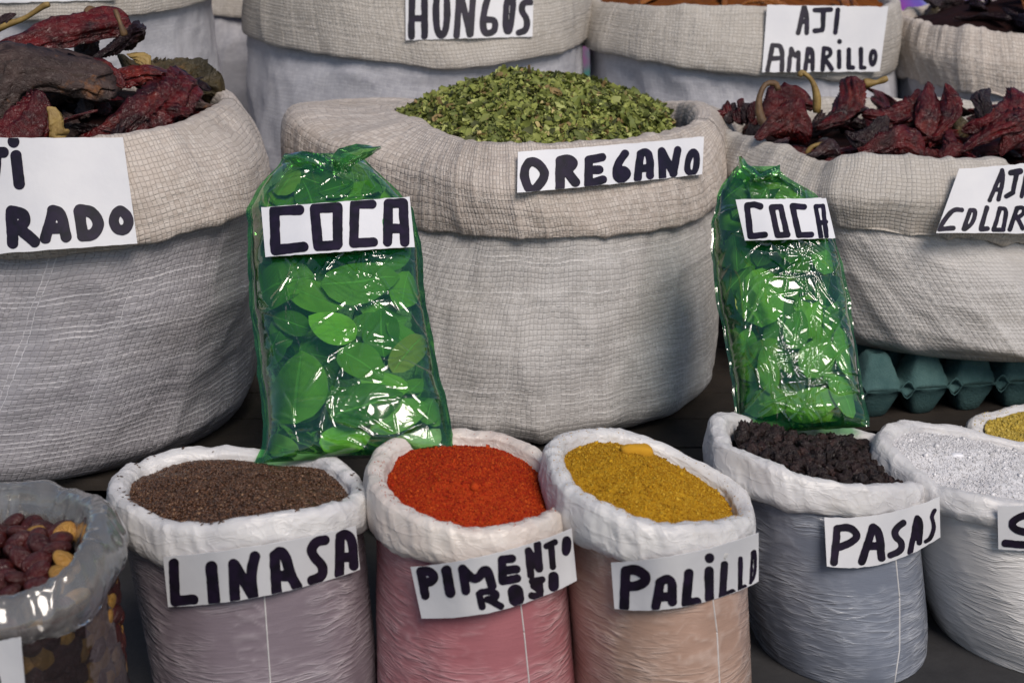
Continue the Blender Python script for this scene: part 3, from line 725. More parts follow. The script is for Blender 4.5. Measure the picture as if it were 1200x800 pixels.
# oregano
f, G, n = heap('oregano', .0, -.012, .092, (-.045, -.03), 1.5, 60, (.010, 18), 121, xmax=.285)
g_ = np.random.default_rng(121); cnt = 15000
p, nn = scatter(f, n, cnt, .99, 121)
u = np.linspace(-1, 1, 4)
LV = np.array([(a, b * w_, .35 * (a * a) + .25 * abs(b)) for a, w_ in ((-1, .25), (-.35, .6), (.35, .58), (1, .1)) for b in (-1, 0, 1)])
LF = []
for i in range(3):
    for j in range(2):
        a = i * 3 + j; LF += [(a, a + 1, a + 4), (a, a + 4, a + 3)]
cc = np.array([(.19, .22, .05), (.27, .30, .075), (.13, .16, .04), (.065, .075, .025), (.38, .41, .14), (.22, .15, .06), (.44, .36, .16)])
col = cc[g_.choice(7, cnt, p=[.28, .2, .22, .13, .09, .06, .02])] * g_.uniform(.75, 1.2, (cnt, 1))
s1 = .0064 * np.exp(g_.normal(size=cnt) * .36); s1 = np.clip(s1, .0035, .016)
# twigs
tc = 260; pt, nt2 = scatter(f, n, tc, .98, 122); st_ = S3([g_.uniform(.006, .014, tc), np.full(tc, .0006), np.full(tc, .0006)], -1)
stuff_obj('oregano_leaves', [bits(LV, LF, p + nn * .002 + g_.normal(size=(cnt, 3)) * .0015, rot_rand(cnt, g_, nn, 1.3), S3([s1, s1 * g_.uniform(.7, 1.2, cnt), s1 * g_.uniform(-1.2, 1.2, cnt)], -1), col),
           bits(OCT_V, OCT_F, pt + nt2 * .003, rot_rand(tc, g_, nt2, .8), st_, np.repeat([[.16, .11, .05]], tc, 0))],
          (G.reshape(-1, 3), grid_quads(60, n), np.repeat([[.035, .045, .014]], 60 * n, 0)), M['herb'], 'heap of crumbled dried green oregano leaves in the big sack', 'herbs')

# ------------------------------------------------------------------ raisins and beans
def blob_mesh(name, mat, seed, nth, nph, amp, fr, size, pw=2.0):
    th = np.linspace(0, PI, nth)[:, None]; ph = np.linspace(0, 2 * PI, nph, endpoint=False)[None]
    G = S3([np.sin(th) * np.cos(ph), np.sin(th) * np.sin(ph), np.cos(th) + 0 * ph], -1)
    G = G * (1 - amp * (1 - ridge(G * fr + seed * 5, 2, seed, pw)))[..., None] * np.array(size)
    o = mk(name, G.reshape(-1, 3), quads=grid_quads(nth, nph)[:, ::-1], mat=mat); me = o.data; bpy.data.objects.remove(o); return me
rm = [blob_mesh('raisin', M['raisin'], k, 16, 24, .6, 2.0, (.0170, .0125, .0105)) for k in range(5)]
f, G, n = heap('pasas', .014, -.014, .010, (-.01, .02), 1.7, 40, (.007, 22), 131)
tag(mk('raisin_bed', G.reshape(-1, 3), quads=grid_quads(40, n), mat=M['raisin']), 'dark mass of raisins deep in the bluish bag', 'raisins', kind='stuff')
cand, cn = scatter(f, n, 3000, .97, 132); sel = []
for i in range(len(cand)):
    if len(sel) >= 290: break
    if all(((cand[i] - cand[j]) ** 2).sum() > .0145 ** 2 for j in sel): sel.append(i)
for k, i in enumerate(sel):
    o = bpy.data.objects.new('raisin', rm[k % 5]); COL.objects.link(o); o.location = cand[i] + cn[i] * .003
    o.rotation_euler = [random.uniform(0, 6.28) for _ in range(3)]; s = random.uniform(.75, 1.2); o.scale = (s, s, s)
    tag(o, 'wrinkled black raisin heaped among its likes in the bluish bag', 'raisin', 'raisins heaped in the bluish bag')

bm_r = [blob_mesh('bean', M['bean_red'], 20 + k, 12, 18, .10, 1.2, (.0195, .0135, .009)) for k in range(3)]
bm_t = [blob_mesh('bean', M['bean_tan'], 30 + k, 12, 18, .12, 1.4, (.0190, .0135, .0065)) for k in range(3)]
f, G, n = heap('beans', .02, -.04, .012, (0, 0), 1.7, 40, (.006, 22), 141)
cand, cn = scatter(f, n, 1200, .96, 142); sel = []
for i in range(len(cand)):
    if all(((cand[i] - cand[j]) ** 2).sum() > .020 ** 2 for j in sel): sel.append(i)
for k, i in enumerate(sel):
    tn = random.random() < .13
    o = bpy.data.objects.new('bean', (bm_t if tn else bm_r)[k % 3]); COL.objects.link(o); o.location = cand[i] + cn[i] * .004
    o.rotation_euler = (random.uniform(-.7, .7), random.uniform(-.7, .7), random.uniform(0, 6.28))
    tag(o, 'pale yellow split bean lying in the open mouth of the clear bag' if tn else 'dark red bean lying in the open mouth of the clear bag', 'bean',
        'pale beans in the mouth of the clear bag' if tn else 'dark red beans in the mouth of the clear bag')
# beans pressed against the wall of the clear bag, on the side one can see
bx, by = -.565, 1.42
k = 0
for zi, z in enumerate(np.arange(.10, .275, .0165)):
    for a in np.arange(-155, 42, 9.5):
        aa = R(a + (zi % 2) * 4.7 + random.uniform(-2, 2)); tn = random.random() < .36
        o = bpy.data.objects.new('bean', (bm_t if tn else bm_r)[k % 3]); COL.objects.link(o); k += 1
        rr = random.uniform(.0, .006)
        o.location = (bx + (.118 - rr) * math.cos(aa), by + (.112 - rr) * math.sin(aa), z + random.uniform(-.004, .004))
        o.rotation_mode = 'QUATERNION'
        q = Vector((math.cos(aa), math.sin(aa), random.uniform(-.3, .3))).to_track_quat('Z', 'Y')
        o.rotation_quaternion = q @ Vector((random.uniform(-.3, .3), random.uniform(-.3, .3), 1)).to_track_quat('Z', 'Y') @ __import__('mathutils').Quaternion((0, 0, 1), random.uniform(0, 6.28))
        tag(o, 'pale tan split bean pressed against the wall of the clear bag' if tn else 'dark bean pressed against the wall of the clear bag', 'bean',
            'pale beans behind the film of the clear bag' if tn else 'dark beans behind the film of the clear bag')
T_ = np.linspace(0, 2 * PI, 48, endpoint=False)
core = S3([S3([bx + .105 * np.cos(T_), by + .10 * np.sin(T_), 0 * T_ + z], -1) for z in (.01, .08, .15, .22, .275)], 0)
core = core + .004 * fbm(core * 60, 2, 3)[..., None]
tag(mk('bean_bulk', core.reshape(-1, 3), quads=grid_quads(5, 48), mat=M['bean_red']), 'dark bulk of beans in the depth of the clear bag', 'beans', kind='stuff')

# ------------------------------------------------------------------ chilies
def pod_mesh(seed, Lg, W, flat=.5, bend=.2, wr=.35, nth=56, nph=40, blunt=.6, mat=None, freq=2.2, curl=0.0):
    t = np.linspace(0, 1, nth)[:, None]; ph = np.linspace(0, 2 * PI, nph, endpoint=False)[None]
    r = W / 2 * (np.sin(PI * np.clip(t, 0, 1) ** blunt) ** .62) * (1 + .12 * fbm(S3([t * 3, t * 0 + seed, t * 0], -1), 2, seed)); r = r + 0 * ph
    tw_ = ph + 1.1 * t + .5 * np.sin(t * 5 + seed)
    q = S3([np.cos(tw_) * freq * 1.0, np.sin(tw_) * freq * 1.0, t * freq * Lg / W * .22 + 0 * ph], -1) + seed * 3.7
    rd = ridge(q, 3, seed, 1.15)
    rd2 = ridge(q * np.array([2.6, 2.6, 2.0]) + 2.2, 2, seed + 3, 1.3)
    r = r * (1 - wr * (1.05 - rd) * 1.7) * (1 - .16 * (1 - rd2))
    x = t * Lg + 0 * ph; y = r * np.cos(ph); z = r * np.sin(ph) * flat
    z = z + bend * Lg * (np.sin(PI * t) - .3) * .4 + curl * W * np.sin(2.3 * y / W + t * 3) * .35 + .10 * W * fbm(S3([t * 3 + 0 * ph, np.cos(ph) + 0 * t, np.sin(ph) * 0 + 0 * t + seed], -1), 2, seed + 7)
    y = y + .18 * W * np.sin(t * PI * 1.3 + seed) + .12 * W * fbm(S3([t * 4 + 0 * ph, 0 * t + seed + 0 * ph, 0 * t + 0 * ph], -1), 2, seed + 8)
    G = S3([x, y, z], -1)
    o = mk('pod', G.reshape(-1, 3), quads=grid_quads(nth, nph), mat=mat); me = o.data; bpy.data.objects.remove(o); return me
def frame_quat(a, b, roll):
    x = Vector(b) - Vector(a); ln = x.length; x.normalize()
    toc = (Vector((0, 0, CAM_H + .6)) - Vector(a)).normalized(); z = (toc - x * toc.dot(x)).normalized(); y = z.cross(x)
    m = Matrix((x, y, z)).transposed().to_4x4(); return (m @ Matrix.Rotation(roll, 4, 'X')), ln
def chili(a_px, b_px, Ya, Yb, wpx, label, mat='chili_red', seed=1, roll=0, flat=.5, bend=.15, wr=.35, blunt=.6, stem=None, stem_mat='stem', group=None, curl=0.0, stem_w=1.0, freq=2.2, calyx=True):
    a = P(*a_px, Ya); b = P(*b_px, Yb); m, ln = frame_quat(a, b, roll); rng_ = .5 * (Ya + Yb) / .95; W = wpx * rng_ / FPX
    t = thing('dried_chili', label, 'chili', tuple(a), group); t.rotation_euler = m.to_euler()
    o = bpy.data.objects.new('pod', pod_mesh(seed, ln, W * 1.12, flat * .72, bend, min(.6, wr * 1.25), mat=M[mat], blunt=blunt, curl=curl, freq=freq)); COL.objects.link(o); o.parent = t
    if stem:
        pts = [P(x, y, Ya + dY) for x, y, dY in stem]; pts = np.array(pts)
        inv = np.array((Matrix.Translation(Vector(a)) @ m).inverted())
        pts = (np.c_[pts, np.ones(len(pts))] @ inv.T)[:, :3]
        tt = np.linspace(0, len(pts) - 1, 14); k = np.clip(tt.astype(int), 0, len(pts) - 2); s = (tt - k)[:, None]
        ex = np.concatenate([2 * pts[:1] - pts[1:2], pts, 2 * pts[-1:] - pts[-2:-1]])
        A, B, C_, D = ex[k], ex[k+1], ex[k+2], ex[k+3]
        cr = .5 * ((2*B) + (-A + C_) * s + (2*A - 5*B + 4*C_ - D) * s*s + (-A + 3*B - 3*C_ + D) * s**3)
        st = tube('stem', cr, .0036 * stem_w, M[stem_mat], None, 8, rad=np.linspace(1.5, .8, 14) + .25 * np.sin(np.linspace(0, 9, 14))); st.parent = t
    return t

# left sack, hand placed
chili((144, 10), (-34, 92), 2.32, 2.16, 54, 'long dark red chili lying highest across the top left heap', 'chili_red', 1, .3, .6, .15, .4, .55, stem=[(118, 22, 0), (104, 12, -.03), (97, 30, -.05), (90, 52, -.06)], stem_mat='stem_brown', stem_w=1.4)
chili((114, 62), (-42, 158), 2.20, 2.05, 96, 'broad flat brown chili with orange torn edge at top left', 'chili_grey', 2, .1, .3, .06, .5, .5, curl=.5, freq=2.3)
chili((172, 34), (112, 66), 2.24, 2.28, 34, 'small black curled chili with hooked end in the left heap', 'chili_dark', 3, .6, .7, -.3, .45, .6, stem=[(146, 42, 0), (141, 28, 0), (135, 12, .01)], stem_mat='stem_brown', stem_w=1.0, freq=3)
chili((258, 122), (140, 58), 2.40, 2.36, 58, 'wrinkled olive black chili at the right end of the left heap', 'chili_olive', 4, -.4, .75, .25, .5, .6, freq=3.4)
chili((238, 108), (84, 160), 2.22, 2.10, 74, 'crumpled glossy dark red chili folded over the front rim of the left sack', 'chili_red', 5, .2, .55, .1, .55, .45, curl=.5, freq=2.6)
chili((62, 128), (-40, 162), 2.06, 2.0, 64, 'purplish red smooth chili just above the big white card', 'chili_red', 6, 0, .5, .1, .25, .5)
chili((80, 158), (52, 128), 2.05, 2.04, 26, 'small yellowish dried calyx piece beside the big white card', 'stem', 7, 0, .6, .1, .3, .6)
chili((150, 96), (90, 74), 2.18, 2.20, 30, 'pinkish red chili fragment with orange streak in the left heap', 'chili_red', 8, .4, .6, .1, .4, .6)
chili((175, 80), (150, 62), 2.24, 2.25, 22, 'small ochre chili scrap under the black curled one', 'stem', 9, .4, .6, .1, .5, .6)
chili((-10, 24), (20, 20), 2.35, 2.35, 14, 'dark chili end with a long pale stem at the top left edge', 'chili_dark', 10, 0, .6, .1, .4, .6, stem=[(-20, 44, 0), (0, 32, 0), (28, 22, 0), (50, 8, 0), (58, 5, 0)], stem_w=1.3)
chili((112, 40), (88, 62), 2.30, 2.30, 34, 'bluish black chili lump behind the broad brown chili', 'chili_dark', 12, .2, .8, .1, .4, .7)
chili((210, 88), (110, 110), 2.26, 2.2, 50, 'deep red folded chili in the middle of the left heap', 'chili_red', 13, .9, .6, .2, .5, .5, curl=.4)
# right sack, hand placed
chili((944, 108), (890, 140), 2.60, 2.56, 46, 'dark red chili lifted highest at the left of the right heap', 'chili_red', 21, .2, .6, .15, .4, .55, stem=[(905, 150, -.10), (893, 142, -.09), (889, 120, -.08), (896, 100, -.07), (908, 98, -.06), (912, 106, -.06)], stem_mat='stem_brown', stem_w=1.5)
chili((950, 152), (885, 150), 2.47, 2.44, 50, 'dark red rounded chili below the curved brown stem', 'chili_red', 22, -.2, .6, .15, .35, .5)
chili((958, 132), (992, 150), 2.54, 2.50, 40, 'dark chili carrying the tall curved yellow stem', 'chili_dark', 23, .2, .6, .1, .4, .6, stem=[(957, 132, 0), (957, 112, 0), (951, 94, 0), (940, 85, 0), (937, 90, 0)], stem_w=1.3)
chili((1015, 98), (955, 150), 2.56, 2.50, 44, 'chili pointing up right with a short orange stem', 'chili_red', 24, .5, .6, -.1, .45, .5, stem=[(1012, 98, 0), (1026, 97, 0), (1040, 92, 0)], stem_w=1.5)
chili((1085, 118), (1012, 138), 2.56, 2.50, 44, 'long glossy red chili lying flat behind the two upright ones', 'chili_red', 25, 0, .5, .1, .4, .5)
chili((1098, 162), (1080, 96), 2.48, 2.56, 34, 'upright pointed red chili, left one of the standing pair', 'chili_red', 26, .3, .6, .1, .35, .75)
chili((1100, 172), (1108, 99), 2.46, 2.56, 36, 'upright red chili with orange tip, right one of the standing pair', 'chili_red', 27, -.3, .6, -.1, .4, .75)
chili((1084, 176), (1006, 170), 2.37, 2.36, 44, 'plump glossy wine red chili resting on the front rim of the right sack', 'chili_red', 28, 0, .7, .25, .3, .5)
chili((1118, 160), (1124, 128), 2.48, 2.52, 26, 'olive green brown chili piece between red ones in the right heap', 'chili_olive', 29, 0, .6, .1, .4, .6)
chili((1150, 150), (1162, 103), 2.50, 2.58, 34, 'dark chili standing up with a frayed brown top', 'chili_dark', 30, .2, .7, .1, .5, .8)
chili((1206, 118), (1130, 158), 2.46, 2.42, 62, 'wide crumpled red chili near the right edge', 'chili_red', 31, .1, .5, .1, .45, .5, curl=.4)
chili((1200, 128), (1128, 182), 2.42, 2.38, 42, 'red chili with radiating folds running down to the rim at right edge', 'chili_red', 32, .5, .5, .1, .5, .5)
chili((1205, 130), (1178, 186), 2.40, 2.38, 40, 'split red chili hanging over the right hand card', 'chili_red', 33, -.4, .5, .1, .5, .5)
chili((1210, 110), (1240, 170), 2.50, 2.42, 50, 'dark red chili at the very right edge of the heap', 'chili_red', 34, 0, .5, .1, .45, .5)
chili((985, 178), (945, 178), 2.38, 2.36, 22, 'brown chili scrap with pale forked stem on the right sack rim', 'chili_dark', 35, 0, .6, .1, .4, .5, stem=[(975, 176, 0), (962, 170, 0), (952, 172, 0), (945, 180, 0)], stem_w=1.1)
chili((1040, 160), (990, 152), 2.44, 2.46, 34, 'blackish chili in the shadow at the middle of the right heap', 'chili_dark', 36, 0, .6, .1, .4, .5)
chili((1100, 185), (1140, 176), 2.38, 2.40, 26, 'thin dark red chili lying along the rim beside the card', 'chili_red', 37, 0, .6, .1, .4, .5)
for i, x in enumerate((846, 856, 866, 876, 884)):
    chili((x - 6, 142), (x + 8, 118 + (i % 2) * 4), 2.60 - .005 * i, 2.62, 20, 'small frayed dark chili piece in the row at the left end of the right heap', 'chili_dark' if i % 2 else 'chili_red', 40 + i, .2 * i, .6, .1, .55, .6, group='frayed chili pieces left of the curved stem')
# random pods filling the heaps
def filler(key, count, label, group, mats, lpx, wpx, rmax, top, edge, seed, inset=.01):
    f, G, n = heap(key, inset, edge, top, (0, 0), 1.5, 14, (.008, 14), seed)
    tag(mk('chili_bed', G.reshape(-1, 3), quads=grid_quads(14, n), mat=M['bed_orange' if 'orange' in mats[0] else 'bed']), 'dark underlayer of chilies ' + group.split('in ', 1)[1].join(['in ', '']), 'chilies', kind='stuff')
    g_ = np.random.default_rng(seed); p, nn = scatter(f, n, count, rmax, seed)
    meshes = [pod_mesh(seed + k, lpx, wpx, .38, .2, .55, 44, 30, .6, M[mats[k % len(mats)]]) for k in range(2 * len(mats))]
    for i in range(count):
        ang = g_.uniform(0, 6.28); sl = g_.uniform(.7, 1.2)
        t = thing('dried_chili', label, 'chili', tuple(p[i] + np.array([-math.cos(ang), -math.sin(ang), .0]) * lpx * sl / 2 + nn[i] * .006), group)
        t.rotation_euler = (g_.uniform(-1.2, 1.2), g_.uniform(-.6, .3), ang); t.scale = (sl, g_.uniform(.75, 1.15), g_.uniform(.8, 1.2))
        o = bpy.data.objects.new('pod', meshes[i % len(meshes)]); COL.objects.link(o); o.parent = t
filler('left', 60, 'dark dried chili half buried in the heap of the left sack', 'half buried chilies in the left sack', ['chili_dark', 'chili_red', 'chili_dark', 'chili_grey'], .13, .055, .93, .055, -.03, 201)
filler('right', 95, 'dark red dried chili half buried in the heap of the right sack', 'half buried chilies in the right sack', ['chili_dark', 'chili_red', 'chili_red'], .11, .05, .93, .04, -.045, 211)
filler('amarillo', 26, 'orange dried chili in the top right white sack', 'orange chilies in the top right white sack', ['chili_orange'], .12, .045, .92, .03, -.01, 221)
filler('farright', 44, 'blackish dried pod in the sack at the top right corner', 'blackish pods in the corner sack', ['chili_dark', 'chili_dark', 'chili_olive', 'chili_dark', 'chili_dark', 'chili_orange', 'chili_dark'], .12, .06, .9, .06, -.01, 231)
filler('backleft', 10, 'dark dried chili in the tall top left sack', 'dark chilies in the tall top left sack', ['chili_dark'], .12, .05, .8, .02, -.03, 241)
filler('hongos', 14, 'dark dried piece in the tall white back sack', 'dark dried pieces in the tall white back sack', ['chili_dark'], .08, .05, .8, .02, -.03, 251)
filler('farback', 8, 'dark dried piece in the shaded far sack', 'dark dried pieces in the shaded far sack', ['chili_dark'], .08, .05, .8, .02, -.03, 261)

# ------------------------------------------------------------------ egg trays
def tray(cx, cy, z, rot, up, label, ncol=5, nrow=4, pitch=.087, h=.056):
    t = thing('egg_tray', label, 'egg tray', (cx, cy, z)); t.rotation_euler = (0, 0, rot)
    res = 14; nx, ny = ncol * res + 1, nrow * res + 1
    X, Y = np.meshgrid(np.arange(nx) / res, np.arange(ny) / res)
    fx, fy = np.abs((X % 1) - .5) * 2, np.abs((Y % 1) - .5) * 2
    d = np.maximum(fx, fy) * .75 + .25 * np.hypot(fx, fy)
    Z = np.clip((.92 - d) / .52, 0, 1); Z = np.where(Z >= 1, 1 - .10 * np.clip(.25 - d, 0, 1) * 4, Z)
    # small saddle posts between cups
    gx, gy = np.abs(((X + .5) % 1) - .5) * 2, np.abs(((Y + .5) % 1) - .5) * 2
    s = np.clip((.30 - np.hypot(gx, gy)) / .22, 0, 1)
    Zt = Z * h - s * .016
    Zt = Zt + .0012 * fbm(S3([X * 4, Y * 4, 0 * X + cx * 9], -1), 3, 9)
    sg = 1 if up else -1
    G = S3([(X - ncol / 2) * pitch, (Y) * pitch, Zt * sg], -1); th = .0025
    V = np.concatenate([G.reshape(-1, 3), (G - np.array([0, 0, sg * th])).reshape(-1, 3)]); q = grid_quads(ny, nx, False); n0 = nx * ny
    side = []
    for a, b in [(i, i + 1) for i in range(nx - 1)] + [((ny - 1) * nx + i, (ny - 1) * nx + i + 1) for i in range(nx - 1)] + [(j * nx, (j + 1) * nx) for j in range(ny - 1)] + [(j * nx + nx - 1, (j + 1) * nx + nx - 1) for j in range(ny - 1)]:
        side.append([a, b, b + n0, a + n0])
    q2 = np.concatenate([q if up else q[:, ::-1], (q[:, ::-1] if up else q) + n0, side])
    o = mk('pulp_tray', V, quads=q2, mat=M['tray']); o.parent = t
    return t
for i, (cx, cy) in enumerate(((.800, 2.295), (1.262, 2.385))):
    w_ = ('left', 'right')[i]
    tray(cx, cy, .178, R(11), True, ('teal pulp egg tray with cups up, directly under the right sack, nearest the green bag', 'teal pulp egg tray with cups up under the right sack, beyond the photo edge')[i])
    tray(cx, cy, .1745, R(11), False, ('teal pulp egg tray with cups down, lower one behind the salt bag', 'teal pulp egg tray with cups down, lower one beyond the photo edge')[i])

# ------------------------------------------------------------------ coca bags
def interp(tab, y, k):
    a = np.array(tab, float); return np.interp(y, a[:, 0], a[:, k])
def coca_bag(label, tab, ytop, ybot_l, ybot_r, Yt, Yb, thick, leaves, ear, tail, seed, nfill, neck):
    ys0 = ytop; root_p = P(interp(tab, tab[-1][0], 1) + 60, ybot_l, Yb)
    t = thing('coca_bag', label, 'bag', tuple(root_p))
    a3 = P(600, ytop, Yt); b3 = P(600, .5 * (ybot_l + ybot_r), Yb)
    d = unit(a3 - b3); nrm = unit(np.cross(d, np.array([1.0, 0, 0]))); nrm = nrm if nrm[1] < 0 else -nrm   # faces the viewer
    ns, nt_ = 200, 280
    S = np.linspace(-1, 1, ns)[None]; Tt = np.linspace(0, 1, nt_)[:, None]
    def plane(s, tt):
        yb = ybot_l + (ybot_r - ybot_l) * (s + 1) / 2
        y = ytop + (yb - ytop) * tt
        xl, xr = interp(tab, y, 1), interp(tab, y, 2); x = (xl + xr) / 2 + (xr - xl) / 2 * s
        Yd = Yt + (Yb - Yt) * tt; return P(x, y, Yd)
    def pill(s, tt):
        return thick * np.clip(1 - np.abs(s / .95) ** 2.6, 0, 1) ** .6 * np.clip((tt - .0) / .28, 0, 1) ** .7 * np.clip((1 - tt) / .14, 0, 1) ** .5
    base = plane(S + 0 * Tt, Tt + 0 * S); pl = pill(S + 0 * Tt, Tt + 0 * S)
    q = base * 1.0
    wq = q * 9 + .9 * S3([fbm(q * 6, 2, seed), fbm(q * 6, 2, seed + 1), fbm(q * 6, 2, seed + 2)], -1)
    cr = ridge(wq * .8, 2, seed + 3, 1.5); cr2 = fbm(wq * 2.2, 2, seed + 4)
    # creases: long wavering folds, many of them fanning out from pinched points
    gl_ = np.random.default_rng(seed + 70); bw = .5 * float(np.linalg.norm(base[90, -1] - base[90, 0])); bh = float(np.linalg.norm(base[-1, 100] - base[0, 100]))
    CX, CY = (S + 0 * Tt) * bw, (Tt + 0 * S) * bh
    CX = CX + .010 * fbm(q * 22, 2, seed + 31); CY = CY + .010 * fbm(q * 22, 2, seed + 32)
    fold = np.zeros_like(CX); lines = []
    for k in range(34):
        cx_, cy_ = gl_.uniform(-.8, .8) * bw, gl_.uniform(.12, .95) * bh; n_ = gl_.integers(3, 7); a0 = gl_.uniform(0, 6.28)
        for j_ in range(n_): lines.append((cx_, cy_, a0 + gl_.normal() * .9 + j_ * .35, gl_.uniform(.03, .13), gl_.uniform(.4, 1.0)))
    for k in range(80): lines.append((gl_.uniform(-.9, .9) * bw, gl_.uniform(.05, .98) * bh, gl_.normal() * .55 + (0 if gl_.random() < .7 else 1.3), gl_.uniform(.04, .16), gl_.uniform(.3, .9)))
    for (lx, ly, la, ll, am_) in lines:
        ux_, uy_ = math.cos(la), math.sin(la); pa = (CX - lx) * ux_ + (CY - ly) * uy_; pe = -(CX - lx) * uy_ + (CY - ly) * ux_
        w_ = .0017 + .0012 * gl_.random(); tp = np.clip(pa / ll, 0, 1); env = np.where((pa > 0) & (pa < ll), np.sin(PI * np.clip(tp, 0, 1)) ** .5 * (1 - .5 * tp), 0)
        fold = np.maximum(fold, am_ * env * (np.exp(-(pe / w_) ** 2) + .25 * np.clip(1 - np.abs(pe) / (w_ * 7), 0, 1) * np.sign(pe + 1e-9)))
    nf = np.clip((.16 - Tt) / .16, 0, 1)       # gathers radiating from the knot
    sx = (S - neck) ; rad = np.arctan2(sx, Tt + .05); gath = ridge(S3([rad * 7, Tt * 2 + 0 * S, 0 * rad], -1), 2, seed + 6, 2)
    amp = np.clip(1 - np.abs(S) ** 6, 0, 1)
    def sheet(sgn, o_):
        h = pl * (1.0 if sgn > 0 else .75) + .0012
        dd = (.011 * (cr - .5) + .0026 * cr2 + .0052 * fold) * amp + .008 * nf * (gath - .5)
        if sgn < 0: dd = dd[:, ::-1] * .8
        edge = .004 * fbm(q * 26, 2, seed + 8) * (np.abs(S) ** 6)
        G = base + nrm * (sgn * (np.maximum(h + dd, .0007)))[..., None] + nrm * edge[..., None]
        G[..., 0] += (np.abs(S) ** 5) * (.007 * fbm(q * 14 + 3, 3, seed + 9) + .003 * (ridge(q * 40, 1, seed + 10, 1) - .5))
        return G
    F_ = sheet(1, 0); B_ = sheet(-1, 0)
    B_[:, 0] = F_[:, 0] + 0; B_[:, -1] = F_[:, -1]; B_[0] = F_[0]; B_[-1] = F_[-1]
    bi, bj = np.r_[0:nt_ - 1:4, nt_ - 1], np.r_[0:ns - 1:4, ns - 1]; Bc = B_[np.ix_(bi, bj)]
    qd = grid_quads(nt_, ns, False); V = np.concatenate([F_.reshape(-1, 3), Bc.reshape(-1, 3)])
    mk('film', V, quads=np.concatenate([qd[:, ::-1], grid_quads(len(bi), len(bj), False) + ns * nt_]), mat=M['film_green'], parent=t)
    # ears / tails of twisted film, as sheets between two edge lines
    for nm, A, B, Y0, Y1 in ear:
        A, B = np.array(A, float), np.array(B, float); m = 40; k = 16
        def rs(L_): 
            dd = np.linspace(0, len(L_) - 1, m); return S3([np.interp(dd, range(len(L_)), L_[:, c]) for c in (0, 1)], -1)
        A, B = rs(A), rs(B); w2 = np.linspace(0, 1, k)[None, :, None]
        pp = A[:, None] * (1 - w2) + B[:, None] * w2
        Yd = np.linspace(Y0, Y1, m)[:, None] - .012 * np.sin(PI * w2[..., 0])
        for sg in (1, -1):
            G = P(pp[..., 0], pp[..., 1], Yd + (0 if sg > 0 else .012 * np.sin(PI * w2[..., 0]) * 2))
            G = G + nrm * (.004 * (ridge(G * 45 + sg, 2, seed + 12, 3) - .4))[..., None]
            if sg > 0: G0 = G
            else:
                V = np.concatenate([G0.reshape(-1, 3), G.reshape(-1, 3)]); q2 = grid_quads(m, k, False)
                mk(nm, V, quads=np.concatenate([q2, q2[:, ::-1] + m * k]), mat=M['film_green'], parent=t)
    # leaves
    def leaf_mesh(Lg, Wd, colr, fold, sd, tip=.0):
        nx, ny = 12, 7; u_ = np.linspace(0, 1, nx)[:, None]; v_ = np.linspace(-1, 1, ny)[None]
        wdt = Wd / 2 * np.sin(PI * u_ ** .85) ** .62
        X = (u_ - .5) * Lg + 0 * v_; Y = wdt * v_ + .06 * Wd * np.sin(u_ * 3 + sd); Z = fold * np.abs(Y) + .12 * Lg * (u_ - .5) ** 2 * (sd % 1 - .3) * 2 + .0015 * fbm(S3([X * 50, Y * 50, 0 * X + sd], -1), 2, int(sd * 10) % 97)
        G = S3([X, Y, Z], -1)
        uvv = S3([u_ + 0 * v_, (v_ + 1) / 2 + 0 * u_], -1)
        return G, grid_quads(nx, ny, False), uvv
    g_ = np.random.default_rng(seed + 50)
    ax = np.array([1.0, 0, 0]); tot = []; d = -d if d[2] < 0 else d
    for (px, py, lp, wp, ang, dep, colr) in leaves: tot.append((px, py, lp, wp, ang, dep, colr, .12))
    pal = [(.20, .26, .035), (.12, .17, .025), (.27, .34, .06), (.06, .10, .02), (.28, .30, .045), (.14, .20, .03)]
    for i in range(nfill):
        s = g_.uniform(-.86, .86); tt = g_.uniform(.07, .95)
        yb = ybot_l + (ybot_r - ybot_l) * (s + 1) / 2; y = ytop + (yb - ytop) * tt; xl, xr = interp(tab, y, 1), interp(tab, y, 2)
        x = (xl + xr) / 2 + (xr - xl) / 2 * s
        lp = g_.uniform(45, 88) * (.75 if abs(s) > .6 else 1); tot.append((x, y, lp, lp * g_.uniform(.42, .62), g_.uniform(0, 180), g_.uniform(-.8, .55), pal[i % 6], .5))
    for i, (px, py, lp, wp, ang, dep, colr, tl) in enumerate(tot):
        tt = np.clip((py - ytop) / ((ybot_l + ybot_r) / 2 - ytop), .02, .98); xl, xr = interp(tab, py, 1), interp(tab, py, 2)
        s = np.clip((px - (xl + xr) / 2) / ((xr - xl) / 2), -.95, .95)
        ce = plane(np.array(s), np.array(tt)); th_ = float(pill(np.array(s), np.array(tt)))
        sc_ = float(np.linalg.norm(ce - np.array([0, 0, CAM_H]))) / FPX
        G, qd2, uvv = leaf_mesh(lp * sc_, wp * sc_, colr, g_.uniform(-.15, .35), g_.uniform(0, 9))
        a_ = R(ang); z_ = unit(nrm + tl * .45 * g_.normal(size=3)); x0 = ax * math.cos(a_) + d * math.sin(a_)
        x_ = unit(x0 - z_ * np.dot(x0, z_)); y_ = np.cross(z_, x_)
        if dep > .7: z_ = nrm
        W_ = ce + nrm * (th_ * dep * .85 - .003) + G[..., 0:1] * x_ + G[..., 1:2] * y_ + G[..., 2:3] * z_
        # keep the blade inside the film: inside its welded sides, then under its front
        yz = W_[..., 1]; zc = yz * CP - (W_[..., 2] - CAM_H) * SP
        pyy = 400 - FPX * (yz * SP + (W_[..., 2] - CAM_H) * CP) / zc; pxx = 600 + FPX * W_[..., 0] / zc
        xl, xr = interp(tab, pyy, 1) + 9, interp(tab, pyy, 2) - 9; px2 = np.clip(pxx, xl, xr)
        W_[..., 0] += (px2 - pxx) / FPX * zc
